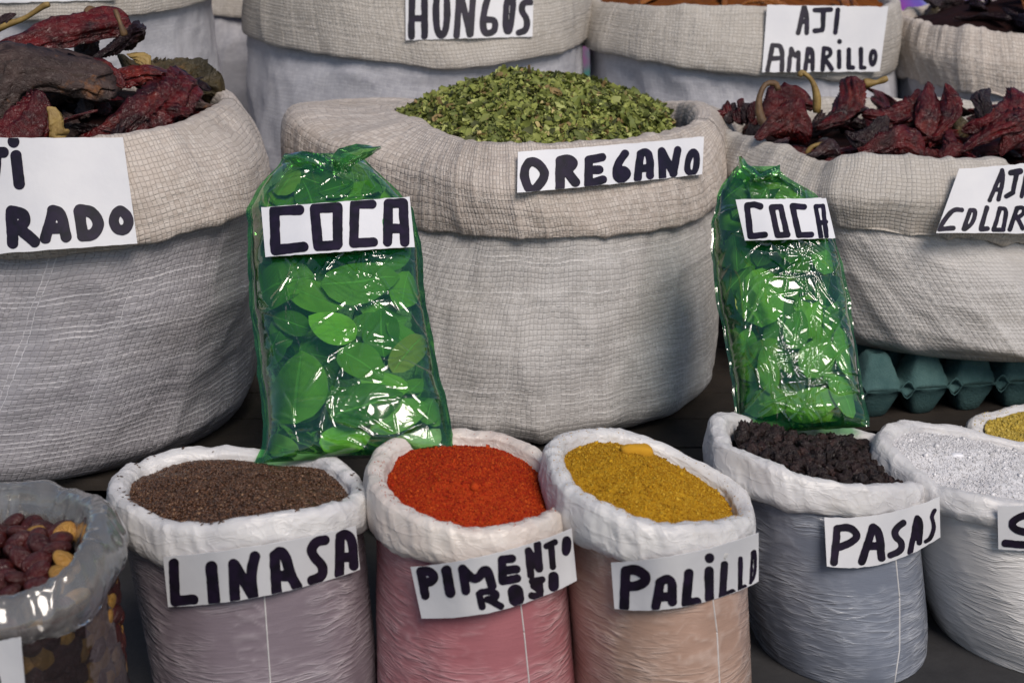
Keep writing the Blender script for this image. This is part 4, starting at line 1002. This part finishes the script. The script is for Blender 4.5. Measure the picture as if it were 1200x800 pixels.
        yb_ = ybot_l + (ybot_r - ybot_l) * np.clip((px2 - xl) / (xr - xl), 0, 1)
        py2 = np.clip(pyy, ytop + 10, yb_ - 9); W_ = W_ - d * ((py2 - pyy) / FPX * zc)[..., None]
        sl_ = np.clip((px2 - (xl + xr) / 2) / ((xr - xl) / 2 + 9), -1, 1); tl_ = np.clip((py2 - ytop) / (yb_ - ytop), 0, 1)
        bp = plane(sl_, tl_); pll = pill(sl_, tl_); over = (W_ - bp) @ nrm
        new = np.clip(over, -pll * .6, np.maximum(pll - .008, -pll * .5)) - (i % 23) * .00015
        W_ = W_ + nrm * (new - over)[..., None]
        cc_ = np.array(colr) * g_.uniform(.75, 1.5)
        mk('leaf', W_.reshape(-1, 3), quads=qd2, mat=M['leaf'], parent=t, uv=uvv.reshape(-1, 2), col=np.repeat([cc_], W_.shape[0] * W_.shape[1], 0))
    return t, F_

G1, G2, G3, G4, BR, YL = (.26, .34, .07), (.22, .29, .05), (.13, .20, .03), (.33, .41, .09), (.34, .22, .08), (.40, .38, .12)
_, film1 = coca_bag('green cellophane bag of big coca leaves leaning on the oregano sack, left one',
    [(178, 336, 405), (186, 330, 428), (195, 326, 436), (210, 312, 452), (225, 303, 466), (245, 292, 483), (300, 288, 495), (360, 292, 503), (420, 300, 512), (440, 299, 515), (470, 306, 522), (500, 308, 528), (525, 306, 534), (545, 300, 536)],
    180, 543, 527, 2.05, 1.665, .046,
    [(330, 340, 82, 62, 10, .9, G2), (425, 345, 92, 56, 8, .95, G1), (352, 462, 96, 72, 95, .95, G2), (392, 400, 66, 44, 150, .9, G4), (480, 425, 70, 34, 65, .9, BR),
     (432, 490, 90, 56, 25, .85, G3), (372, 360, 74, 40, -20, .75, G4), (425, 440, 66, 44, -35, .8, G1), (476, 350, 56, 34, 80, .8, G1), (450, 400, 70, 44, 100, .6, G3),
     (405, 520, 60, 40, 10, .7, G1), (470, 500, 76, 40, 35, .9, G2), (506, 490, 38, 26, 80, .7, G2), (338, 215, 46, 34, 60, .8, YL), (362, 235, 50, 36, 110, .7, G3), (395, 225, 44, 30, 30, .6, G3),
     (320, 410, 50, 34, 80, .8, G3), (452, 462, 60, 34, 160, .7, G4), (330, 270, 60, 40, 20, .5, G3), (460, 300, 60, 42, 60, .5, G3)],
    [('knotted_film_end', [(392, 200), (388, 186), (396, 174), (418, 168), (446, 172)], [(410, 204), (412, 196), (420, 190), (432, 184), (447, 174)], 2.01, 2.0),
     ('film_end', [(372, 205), (352, 196), (338, 188), (330, 186)], [(390, 190), (372, 181), (355, 177), (334, 180)], 2.02, 2.03)], None, 301, 95, .1)
_, film2 = coca_bag('green cellophane bag of coca leaves between the oregano sack and the right sack',
    [(188, 870, 905), (200, 858, 912), (207, 853, 922), (215, 847, 936), (228, 841, 955), (240, 838, 965), (262, 832, 975), (300, 833, 985), (350, 839, 993), (370, 843, 997), (400, 848, 1005), (450, 858, 1010), (490, 862, 1017), (510, 864, 1017)],
    195, 510, 500, 2.13, 1.85, .046,
    [(889, 358, 76, 54, 85, .95, G4), (955, 430, 58, 40, 60, .9, G2), (930, 395, 52, 30, 70, .8, G3), (895, 440, 60, 26, 95, .85, G1), (900, 475, 60, 34, 20, .85, G1),
     (965, 300, 60, 34, 80, .7, G3), (990, 420, 66, 34, 100, .8, G1), (950, 480, 70, 38, 15, .85, G2), (860, 300, 50, 30, 95, .6, G3), (920, 290, 60, 36, 90, .6, G3), (870, 410, 50, 30, 80, .7, G2), (985, 470, 56, 30, 110, .8, G1)],
    [('knotted_film_end', [(888, 214), (874, 206), (866, 198), (864, 184)], [(900, 206), (888, 200), (876, 192), (869, 183)], 2.10, 2.10),
     ('film_end', [(880, 206), (892, 202), (905, 197), (914, 193)], [(888, 214), (898, 211), (906, 208), (915, 205)], 2.10, 2.10)], None, 311, 80, 0)
def film_bvh(G):
    nt_, ns = G.shape[:2]; vs = [tuple(float(x) for x in v) for v in G.reshape(-1, 3)]
    fs = [tuple(int(x) for x in f_) for f_ in grid_quads(nt_, ns, False)]
    return BVHTree.FromPolygons(vs, fs)
BV['film1'] = film_bvh(film1); BV['film2'] = film_bvh(film2)

# ------------------------------------------------------------------ cards with marker lettering
def contour(F, xs, ys):
    """filled polygons where F<0 on a grid (marching squares)"""
    V, polys = [], []
    ny, nx = F.shape
    for j in range(ny - 1):
        for i in range(nx - 1):
            c = [(xs[i], ys[j], F[j, i]), (xs[i+1], ys[j], F[j, i+1]), (xs[i+1], ys[j+1], F[j+1, i+1]), (xs[i], ys[j+1], F[j+1, i])]
            if all(k[2] >= 0 for k in c): continue
            pl = []
            for a in range(4):
                p, q = c[a], c[(a + 1) % 4]
                if p[2] < 0: pl.append(p[:2])
                if (p[2] < 0) != (q[2] < 0):
                    s = p[2] / (p[2] - q[2]); pl.append((p[0] + (q[0] - p[0]) * s, p[1] + (q[1] - p[1]) * s))
            if len(pl) >= 3: polys.append(pl)
    return polys
def card(key, label, quad, org, scl, letters, clear=.0015, order=2, bow=(0, 0), Yfix=None, name='price_card', rounded=True, ycap=9):
    """quad: TL, TR, BR, BL as seen; letters: list of (strokes, width) in enlarged coordinates"""
    TL, TR, BR_, BL = [np.array(q, float) for q in quad]
    def quadpt(u, v):
        u_, v_ = np.asarray(u)[..., None], np.asarray(v)[..., None]
        p = (TL * (1 - u_) + TR * u_) * (1 - v_) + (BL * (1 - u_) + BR_ * u_) * v_
        p[..., 1] += (bow[0] * (1 - np.asarray(v)) + bow[1] * np.asarray(v)) * 4 * np.asarray(u) * (1 - np.asarray(u)); return p
    U, Vv = np.meshgrid(np.linspace(0, 1, 25), np.linspace(0, 1, 7)); pp = quadpt(U, Vv); Y = np.full(U.shape, np.nan)
    if Yfix is None:
        for idx in np.ndindex(U.shape):
            rx, ry_, rz = ray(*pp[idx]); h = BV[key].ray_cast(Vector((0, 0, CAM_H)), Vector((rx, ry_, rz)))
            if h[0]: Y[idx] = h[0].y
        med = np.nanmedian(Y); Y[np.abs(Y - med) > .16] = np.nan
    else: Y[:] = Yfix; med = Yfix
    def basis(u, v):
        b = [np.ones_like(u), u, v, u * v]
        ce_ = np.clip(u, .22, .74)
        if order >= 2: b += [ce_ * ce_ + 2 * ce_ * (u - ce_)]
        if order >= 3: b += [u ** 3, v * v]
        return S3([np.asarray(x, float) + 0 * u for x in b], -1)
    ok = ~np.isnan(Y); co = np.linalg.lstsq(basis(U[ok], Vv[ok]), Y[ok], rcond=None)[0]
    fit = basis(U, Vv) @ co; over = np.nanmax(np.where(ok, fit - Y, -9)); shift = max(min(over, .03), 0) + clear
    def depth(u, v):
        y_ = basis(np.asarray(u, float), np.asarray(v, float)) @ co - shift; k_ = .012
        return -k_ * np.logaddexp(-y_ / k_, -ycap / k_)
    def inv(x, y):    # pixel -> (u, v)
        u = np.full_like(x, .5); v = np.full_like(x, .5)
        for _ in range(12):
            p = quadpt(u, v); e = 1e-3; pu = (quadpt(u + e, v) - p) / e; pv = (quadpt(u, v + e) - p) / e
            dx, dy = x - p[..., 0], y - p[..., 1]; det = pu[..., 0] * pv[..., 1] - pu[..., 1] * pv[..., 0]
            u = u + (dx * pv[..., 1] - dy * pv[..., 0]) / det; v = v + (dy * pu[..., 0] - dx * pu[..., 1]) / det
        return u, v
    U2, V2 = np.meshgrid(np.linspace(0, 1, 31), np.linspace(0, 1, 9)); p2 = quadpt(U2, V2)
    g_ = np.random.default_rng(abs(hash(label)) % 1000 if False else len(label))
    p2[0, :, 1] += g_.normal(size=31) * .25; p2[-1, :, 1] += g_.normal(size=31) * .25
    F3 = P(p2[..., 0], p2[..., 1], depth(U2, V2)); cen = F3.mean((0, 1))
    nn = grid_normals(F3, False); nn = np.where(nn[..., 1:2] > 0, -nn, nn)
    root = thing(name, label, 'sign', tuple(cen)); B3 = F3 - nn * .0005
    V = np.concatenate([F3.reshape(-1, 3), B3.reshape(-1, 3)] * 2); q = grid_quads(9, 31, False); n0 = 31 * 9; side = []
    for a, b in [(i, i + 1) for i in range(30)] + [(8 * 31 + i + 1, 8 * 31 + i) for i in range(30)] + [((j + 1) * 31, j * 31) for j in range(8)] + [(j * 31 + 30, (j + 1) * 31 + 30) for j in range(8)]:
        side.append([a, b, b + n0, a + n0])
    mk('paper', V, quads=np.concatenate([q, q[:, ::-1] + n0, np.array(side) + 2 * n0]), mat=M['paper'], parent=root)
    for li, (strokes, wd) in enumerate(letters):
        segs = []; 
        for s in strokes:
            w_ = wd
            if isinstance(s[-1], (int, float)): w_ = s[-1]; s = s[:-1]
            s = [(org[0] + x / scl, org[1] + y / scl) for x, y in s]
            if len(s) == 1: s = s * 2
            if rounded and len(s) > 2:
                cl = s[0] == s[-1]
                for _ in range(3):
                    n2 = [] if cl else [s[0]]
                    for k in range(len(s) - 1):
                        a_, b_ = s[k], s[k+1]; n2 += [(a_[0] * .75 + b_[0] * .25, a_[1] * .75 + b_[1] * .25), (a_[0] * .25 + b_[0] * .75, a_[1] * .25 + b_[1] * .75)]
                    n2.append(n2[0] if cl else s[-1]); s = n2
            segs += [(s[k], s[k+1], w_ / 2 / scl) for k in range(len(s) - 1)]
        xs_ = [p[0] for s in segs for p in s[:2]]; ys_ = [p[1] for s in segs for p in s[:2]]; mr = max(s[2] for s in segs) + 1.5
        step = .8; xs = np.arange(min(xs_) - mr, max(xs_) + mr, step); ys = np.arange(min(ys_) - mr, max(ys_) + mr, step)
        X, Y_ = np.meshgrid(xs, ys); F = np.full(X.shape, 9.0)
        wob = .7 * fbm(S3([X * .13, Y_ * .13, 0 * X + li * 3.3], -1), 2, 7)
        for (ax_, ay), (bx_, by_), r in segs:
            dx, dy = bx_ - ax_, by_ - ay; L2 = dx * dx + dy * dy + 1e-9; k = np.clip(((X - ax_) * dx + (Y_ - ay) * dy) / L2, 0, 1)
            F = np.minimum(F, np.hypot(X - ax_ - k * dx, Y_ - ay - k * dy) - r)
        F = F + wob
        u, v = inv(X, Y_); hgt = np.linalg.norm(TL - BL); wid = np.linalg.norm(TR - TL)
        F = np.maximum(F, np.maximum(np.maximum(-u, u - 1) * wid, np.maximum(-v, v - 1) * hgt) + .3)
        polys = contour(F, xs, ys)
        if not polys: continue
        flat = np.array([p for pl in polys for p in pl]); uu, vv = inv(flat[:, 0], flat[:, 1])
        W = P(flat[:, 0], flat[:, 1], depth(uu, vv) - .0008)
        # merge shared points so that the letter is one sheet
        keyr = {}; idx = []
        Vm = []
        for k, (a, b) in enumerate(np.round(flat, 3)):
            kk = (a, b)
            if kk not in keyr: keyr[kk] = len(Vm); Vm.append(W[k])
            idx.append(keyr[kk])
        tris, quads, c = [], [], 0
        for pl in polys:
            ids = idx[c:c + len(pl)]; c += len(pl); ids2 = [i for n_, i in enumerate(ids) if i != ids[n_ - 1]]
            if len(ids2) == 4: quads.append(ids2)
            elif len(ids2) >= 3:
                for k in range(1, len(ids2) - 1): tris.append([ids2[0], ids2[k], ids2[k+1]])
        mk('letter', Vm, quads=quads or None, tris=tris or None, mat=M['ink'], parent=root)
    return root

card('linasa', 'white card lettered LINASA taped on the mauve bag of flax seeds', [(191, 652), (417, 616), (422, 667), (197, 711)], (180, 600), 4.615, [
    ([[(108, 275), (118, 480)], [(118, 478), (215, 470)]], 56), ([[(312, 295), (328, 480)]], 66),
    ([[(432, 280), (440, 468)], [(440, 285), (530, 440)], [(548, 238), (525, 330), (538, 455)]], 58),
    ([[(655, 240), (665, 430)], [(655, 235), (690, 205), (718, 250), (740, 340), (775, 400)], [(665, 340), (740, 345)]], 58),
    ([[(925, 150), (880, 155), (850, 200), (870, 245), (918, 290), (915, 345), (858, 368)]], 54),
    ([[(1008, 150), (1005, 335)], [(1010, 130), (1040, 112), (1078, 150), (1083, 290)], [(1010, 245), (1078, 240)]], 52)], bow=(5, 9), ycap=1.50)
card('pimento', 'white card lettered PIMENTO ROJO taped on the pink bag', [(481, 664), (670, 619), (676, 680), (494, 724)], (470, 600), 5.4545, [
    ([[(125, 375), (155, 530)], [(135, 372), (190, 378), (215, 412), (195, 442), (140, 448)]], 58), ([[(290, 372), (315, 513)]], 66),
    ([[(393, 362), (415, 500)], [(393, 362), (480, 445), (545, 338), (583, 470)]], 58),
    ([[(645, 305), (650, 440)], [(645, 300), (710, 295)], [(660, 372), (738, 362)], [(650, 440), (742, 422)]], 54),
    ([[(815, 245), (830, 400)], [(815, 245), (882, 360)], [(872, 205), (885, 360)]], 48),
    ([[(930, 215), (982, 190)], [(960, 208), (970, 348)]], 42), ([[(1050, 165), (1073, 175), (1072, 240), (1052, 268), (1042, 230), (1050, 165)]], 36),
    ([[(500, 522), (520, 603)], [(510, 512), (570, 500), (615, 522), (600, 550), (550, 555)], [(560, 555), (638, 598)]], 46),
    ([[(732, 508), (738, 550)]], 100), ([[(840, 440), (900, 430)], [(885, 440), (888, 530)], [(835, 530), (880, 538)], [(850, 470), (890, 500)]], 46), ([[(975, 412), (975, 470)]], 68)], bow=(8, 13), ycap=1.47, clear=.004)
card('palillo', 'white card lettered PALILLO wrapped on the tan bag of turmeric', [(716, 659), (889, 624), (889, 681), (720, 713)], (700, 610), 6.0, [
    ([[(200, 362), (190, 600)], [(200, 352), (270, 338), (345, 385), (338, 430), (270, 460), (205, 458)]], 70),
    ([[(442, 435), (412, 600)], [(440, 430), (495, 402), (528, 432), (530, 568)], [(440, 535), (530, 530)]], 64),
    ([[(645, 368), (625, 580)], [(625, 580), (700, 568)]], 66), ([[(787, 352), (790, 545)], [(790, 258), (791, 262)]], 66),
    ([[(893, 305), (880, 540)], [(880, 540), (950, 502)]], 52), ([[(1007, 265), (1005, 490)], [(1005, 490), (1035, 462)]], 34),
    ([[(1090, 225), (1078, 430)], [(1090, 222), (1115, 205), (1110, 390), (1078, 435)]], 19)], bow=(7, 13), ycap=1.49)
card('pasas', 'white card lettered PASAS taped on the bluish bag of raisins', [(966, 606), (1101, 582), (1102, 629), (969, 663)], (950, 570), 4.8, [
    ([[(150, 240), (132, 425)], [(150, 235), (220, 225), (268, 268), (240, 310), (165, 338)]], 42),
    ([[(350, 228), (290, 420)], [(352, 226), (388, 255), (400, 400)], [(320, 335), (395, 330)]], 44),
    ([[(520, 203), (475, 238), (475, 280), (515, 312), (508, 360), (450, 385)]], 38),
    ([[(598, 180), (560, 370)], [(600, 175), (620, 195), (612, 315)], [(585, 290), (612, 272)]], 32),
    ([[(698, 132), (680, 168), (692, 200), (695, 240), (675, 290), (648, 308)]], 22)], bow=(8, 14), ycap=1.665)
card('salt', 'white card with one visible letter S on the white salt bag', [(1169, 593), (1290, 584), (1292, 640), (1170, 643)], (950, 570), 4.8, [
    ([[(1245, 150), (1165, 172), (1125, 212), (1160, 245), (1250, 265), (1285, 300), (1230, 330), (1095, 318)]], 42)], bow=(2, 4))
card('oregano', 'white card lettered OREGANO pinned to the cuff of the oregano sack', [(607, 178), (825, 160), (823, 204), (606, 226)], (590, 150), 4.8, [
    ([[(150, 182), (112, 240), (132, 330), (170, 358), (242, 268), (205, 205), (150, 182)]], 52), ([[(320, 190), (318, 350)], [(320, 185), (370, 172), (400, 200), (352, 243)], [(355, 243), (405, 305)]], 54),
    ([[(480, 188), (478, 318)], [(480, 180), (555, 165)], [(490, 235), (540, 235)], [(480, 318), (560, 290)]], 48), ([[(685, 145), (642, 200), (632, 270), (662, 295), (702, 262), (680, 232), (642, 245)]], 46),
    ([[(770, 155), (755, 285)], [(770, 145), (800, 132), (825, 160), (825, 268)], [(765, 228), (825, 225)]], 44), ([[(890, 130), (895, 275)], [(890, 130), (958, 255)], [(980, 125), (955, 258)]], 44),
    ([[(1060, 130), (1035, 190), (1035, 250), (1075, 258), (1090, 190), (1085, 140), (1060, 130)]], 36)], bow=(1, 1))
card('film1', 'white card lettered COCA on the left green bag', [(306, 243), (480, 230.5), (486, 289), (311, 301)], (290, 160), 4.446, [
    ([[(140, 390), (145, 590)], [(140, 385), (270, 382)], [(145, 592), (292, 574)]], 54), ([[(350, 378), (368, 570)], [(350, 375), (470, 368), (470, 560)], [(368, 572), (466, 565)]], 52),
    ([[(559, 350), (554, 550)], [(559, 350), (649, 352)], [(554, 555), (656, 550)]], 50), ([[(734, 352), (730, 550)], [(734, 350), (812, 345), (820, 550)], [(734, 480), (815, 478)]], 50)], rounded=False)
card('film2', 'white card lettered COCA on the right green bag', [(862, 234), (968, 232), (979, 279), (873, 282)], (850, 220), 8.0, [
    ([[(205, 175), (235, 455)], [(205, 165), (270, 158), (328, 175)], [(235, 455), (372, 440)]], 58), ([[(435, 185), (490, 445)], [(435, 180), (520, 178), (578, 430)], [(490, 445), (585, 440)]], 54),
    ([[(630, 175), (690, 445)], [(630, 170), (740, 180)], [(690, 445), (808, 440)]], 56), ([[(850, 185), (898, 460)], [(850, 175), (915, 168), (950, 460)], [(880, 330), (945, 320)]], 44)], rounded=False)
card('left', 'large white card reading AJI COLORADO on the left sack cuff', [(-124, 160), (144, 161), (161, 285), (-124, 305)], (0, 0), 2.667, [
    ([[(-125, 480), (-150, 580)], [(-120, 480), (-95, 580)], [(-140, 545), (-100, 545)]], 34), ([[(-50, 478), (10, 476)], [(-12, 480), (-16, 560), (-50, 570)]], 34), ([[(50, 487), (60, 575)], [(42, 442), (43, 444)]], 36),
    ([[(-225, 690), (-262, 700), (-268, 765), (-222, 780)]], 34), ([[(-175, 690), (-190, 725), (-168, 768), (-145, 730), (-175, 690)]], 32), ([[(-120, 682), (-115, 768), (-82, 768)]], 34), ([[(-45, 680), (-62, 715), (-42, 758), (-15, 720), (-45, 680)]], 34),
    ([[(35, 665), (40, 760)], [(35, 660), (75, 668), (80, 698), (45, 713)], [(60, 713), (108, 755)]], 36), ([[(165, 662), (142, 745)], [(165, 657), (192, 665), (206, 740)], [(150, 715), (200, 712)]], 35),
    ([[(247, 660), (258, 732)], [(250, 655), (290, 662), (312, 700), (292, 735), (258, 737)]], 36), ([[(368, 658), (352, 690), (368, 722), (398, 715), (404, 685), (385, 660), (368, 658)]], 32)], bow=(1, 1))
card('right', 'white card reading AJI COLORADO on the right sack cuff', [(1124, 198), (1320, 182), (1316, 274), (1097, 273)], (1080, 170), 6.667, [
    ([[(315, 507), (250, 502), (195, 560), (140, 650)], [(140, 657), (248, 648)]], 40), ([[(380, 510), (330, 655)], [(380, 508), (428, 508), (395, 620), (340, 655)]], 34),
    ([[(510, 490), (465, 650)], [(465, 658), (515, 652)]], 38), ([[(612, 502), (565, 655)], [(612, 495), (668, 495), (640, 650)], [(565, 662), (640, 662)]], 34),
    ([[(745, 500), (690, 660)], [(745, 492), (800, 485), (800, 540), (740, 570)], [(750, 570), (790, 650)]], 36), ([[(880, 490), (830, 655)], [(880, 490), (910, 500), (900, 655)], [(850, 590), (905, 590)]], 36),
    ([[(985, 490), (945, 655)], [(985, 490), (1045, 520), (1020, 620), (945, 655)]], 36), ([[(1130, 490), (1092, 560), (1090, 650), (1140, 650), (1170, 560), (1130, 490)]], 36),
    ([[(630, 205), (532, 430)], [(630, 198), (640, 260), (602, 425)], [(575, 350), (620, 345)]], 34), ([[(700, 215), (770, 206), 48], [(745, 215), (715, 365)], [(715, 370), (662, 400)]], 38), ([[(820, 240), (782, 400)]], 36)], bow=(0, 0))
card('amarillo', 'white card reading AJI AMARILLO on the top right sack', [(899, 6), (1041, 8), (1031, 84), (893, 85)], (880, 0), 6.667, [
    ([[(415, 62), (370, 258)], [(418, 60), (440, 130), (436, 260)], [(395, 170), (435, 170)]], 38), ([[(500, 82), (625, 76)], [(568, 85), (560, 230)], [(500, 242), (558, 236)]], 38), ([[(680, 80), (660, 255)]], 38),
    ([[(170, 360), (130, 550)], [(170, 355), (248, 360), (242, 550)], [(150, 460), (245, 455)]], 36), ([[(315, 382), (295, 550)], [(315, 382), (350, 460), (375, 385), (370, 550)]], 34), ([[(445, 390), (425, 545)], [(445, 382), (482, 388), (482, 545)], [(440, 480), (480, 476)]], 34),
    ([[(570, 382), (560, 545)], [(570, 378), (618, 385), (625, 430), (575, 458)], [(580, 458), (630, 540)]], 36), ([[(690, 402), (690, 525)], [(692, 325), (692, 327), 38]], 34), ([[(765, 390), (765, 530)], [(765, 530), (797, 530)]], 36),
    ([[(860, 385), (860, 530)], [(860, 530), (887, 530)]], 36), ([[(950, 395), (935, 430), (935, 500), (955, 515), (980, 450), (970, 400), (950, 395)]], 30)])
card('hongos', 'narrow white card lettered HONGOS at the top of the tall back sack', [(475, -24), (626, -26), (624, 43), (475.5, 47.5)], (460, 0), 4.0, [
    ([[(92, -60), (88, 172)], [(150, -60), (150, 170)], [(90, 88), (150, 85)]], 32), ([[(205, -55), (203, 165), (255, 165), (257, -55), (205, -55)]], 32), ([[(315, -55), (300, 168)], [(315, -50), (362, 162)], [(380, -55), (366, 160)]], 30),
    ([[(490, -50), (440, -10), (415, 158), (478, 156), (484, 95), (442, 92)]], 32), ([[(540, -55), (525, 148), (555, 150), (572, -55), (540, -55)]], 28), ([[(650, 12), (612, 12), (603, 50), (632, 92), (628, 142), (592, 155)]], 30)])
card('backleft', 'blank lower edge of a white card on the top left sack', [(-40, -60), (134, -66), (136, 0), (-38, 5)], (0, 0), 1.0, [])
card('beans', 'bluish white card cut off at the bottom left corner on the clear bag', [(-72, 764), (24, 746), (34, 852), (-64, 870)], (0, 0), 1.0, [
    ([[(-8, 785), (-3, 805), (-6, 840)]], 12)], order=1)

# ------------------------------------------------------------------ patterned cloth hanging far behind
def mat_cloth():
    m = N('patterned_cloth'); p = m.obj()
    sx = m.n('ShaderNodeSeparateXYZ'); m.L(p, sx.inputs[0])
    f = m.math('FRACT', m.math('MULTIPLY_ADD', m.noise(p, 3.0, 3, .6, .5), .5, m.math('MULTIPLY', sx.outputs[0], 2.2)))
    c = m.ramp(f, [(0, (.28, .03, .30)), (.16, (.12, .08, .42)), (.3, (.30, .45, .75)), (.42, (.55, .62, .8)), (.52, (.16, .05, .30)), (.68, (.42, .04, .28)), (.82, (.05, .25, .2)), (.92, (.4, .05, .06))])
    m.set(Base_Color=c, Roughness=.8); return m.m
M['cloth'] = mat_cloth()
X, Z = np.meshgrid(np.linspace(-1.6, 3.2, 160), np.linspace(0, 1.35, 12))
Yw = 4.75 + .05 * np.sin(X * 14 + 1.2 * fbm(S3([X * 2, Z * 2, 0 * X], -1), 2, 3)) + .02 * fbm(S3([X * 6, Z * 3, 0 * X], -1), 2, 4)
Fc = S3([X, Yw, Z], -1); V = np.concatenate([Fc.reshape(-1, 3), (Fc + [0, .004, 0]).reshape(-1, 3)]); q = grid_quads(12, 160, False)
tag(mk('hanging_cloth', V, quads=np.concatenate([q, q[:, ::-1] + 12 * 160]), mat=M['cloth']), 'purple and blue patterned cloth hanging far behind the sacks', 'cloth')
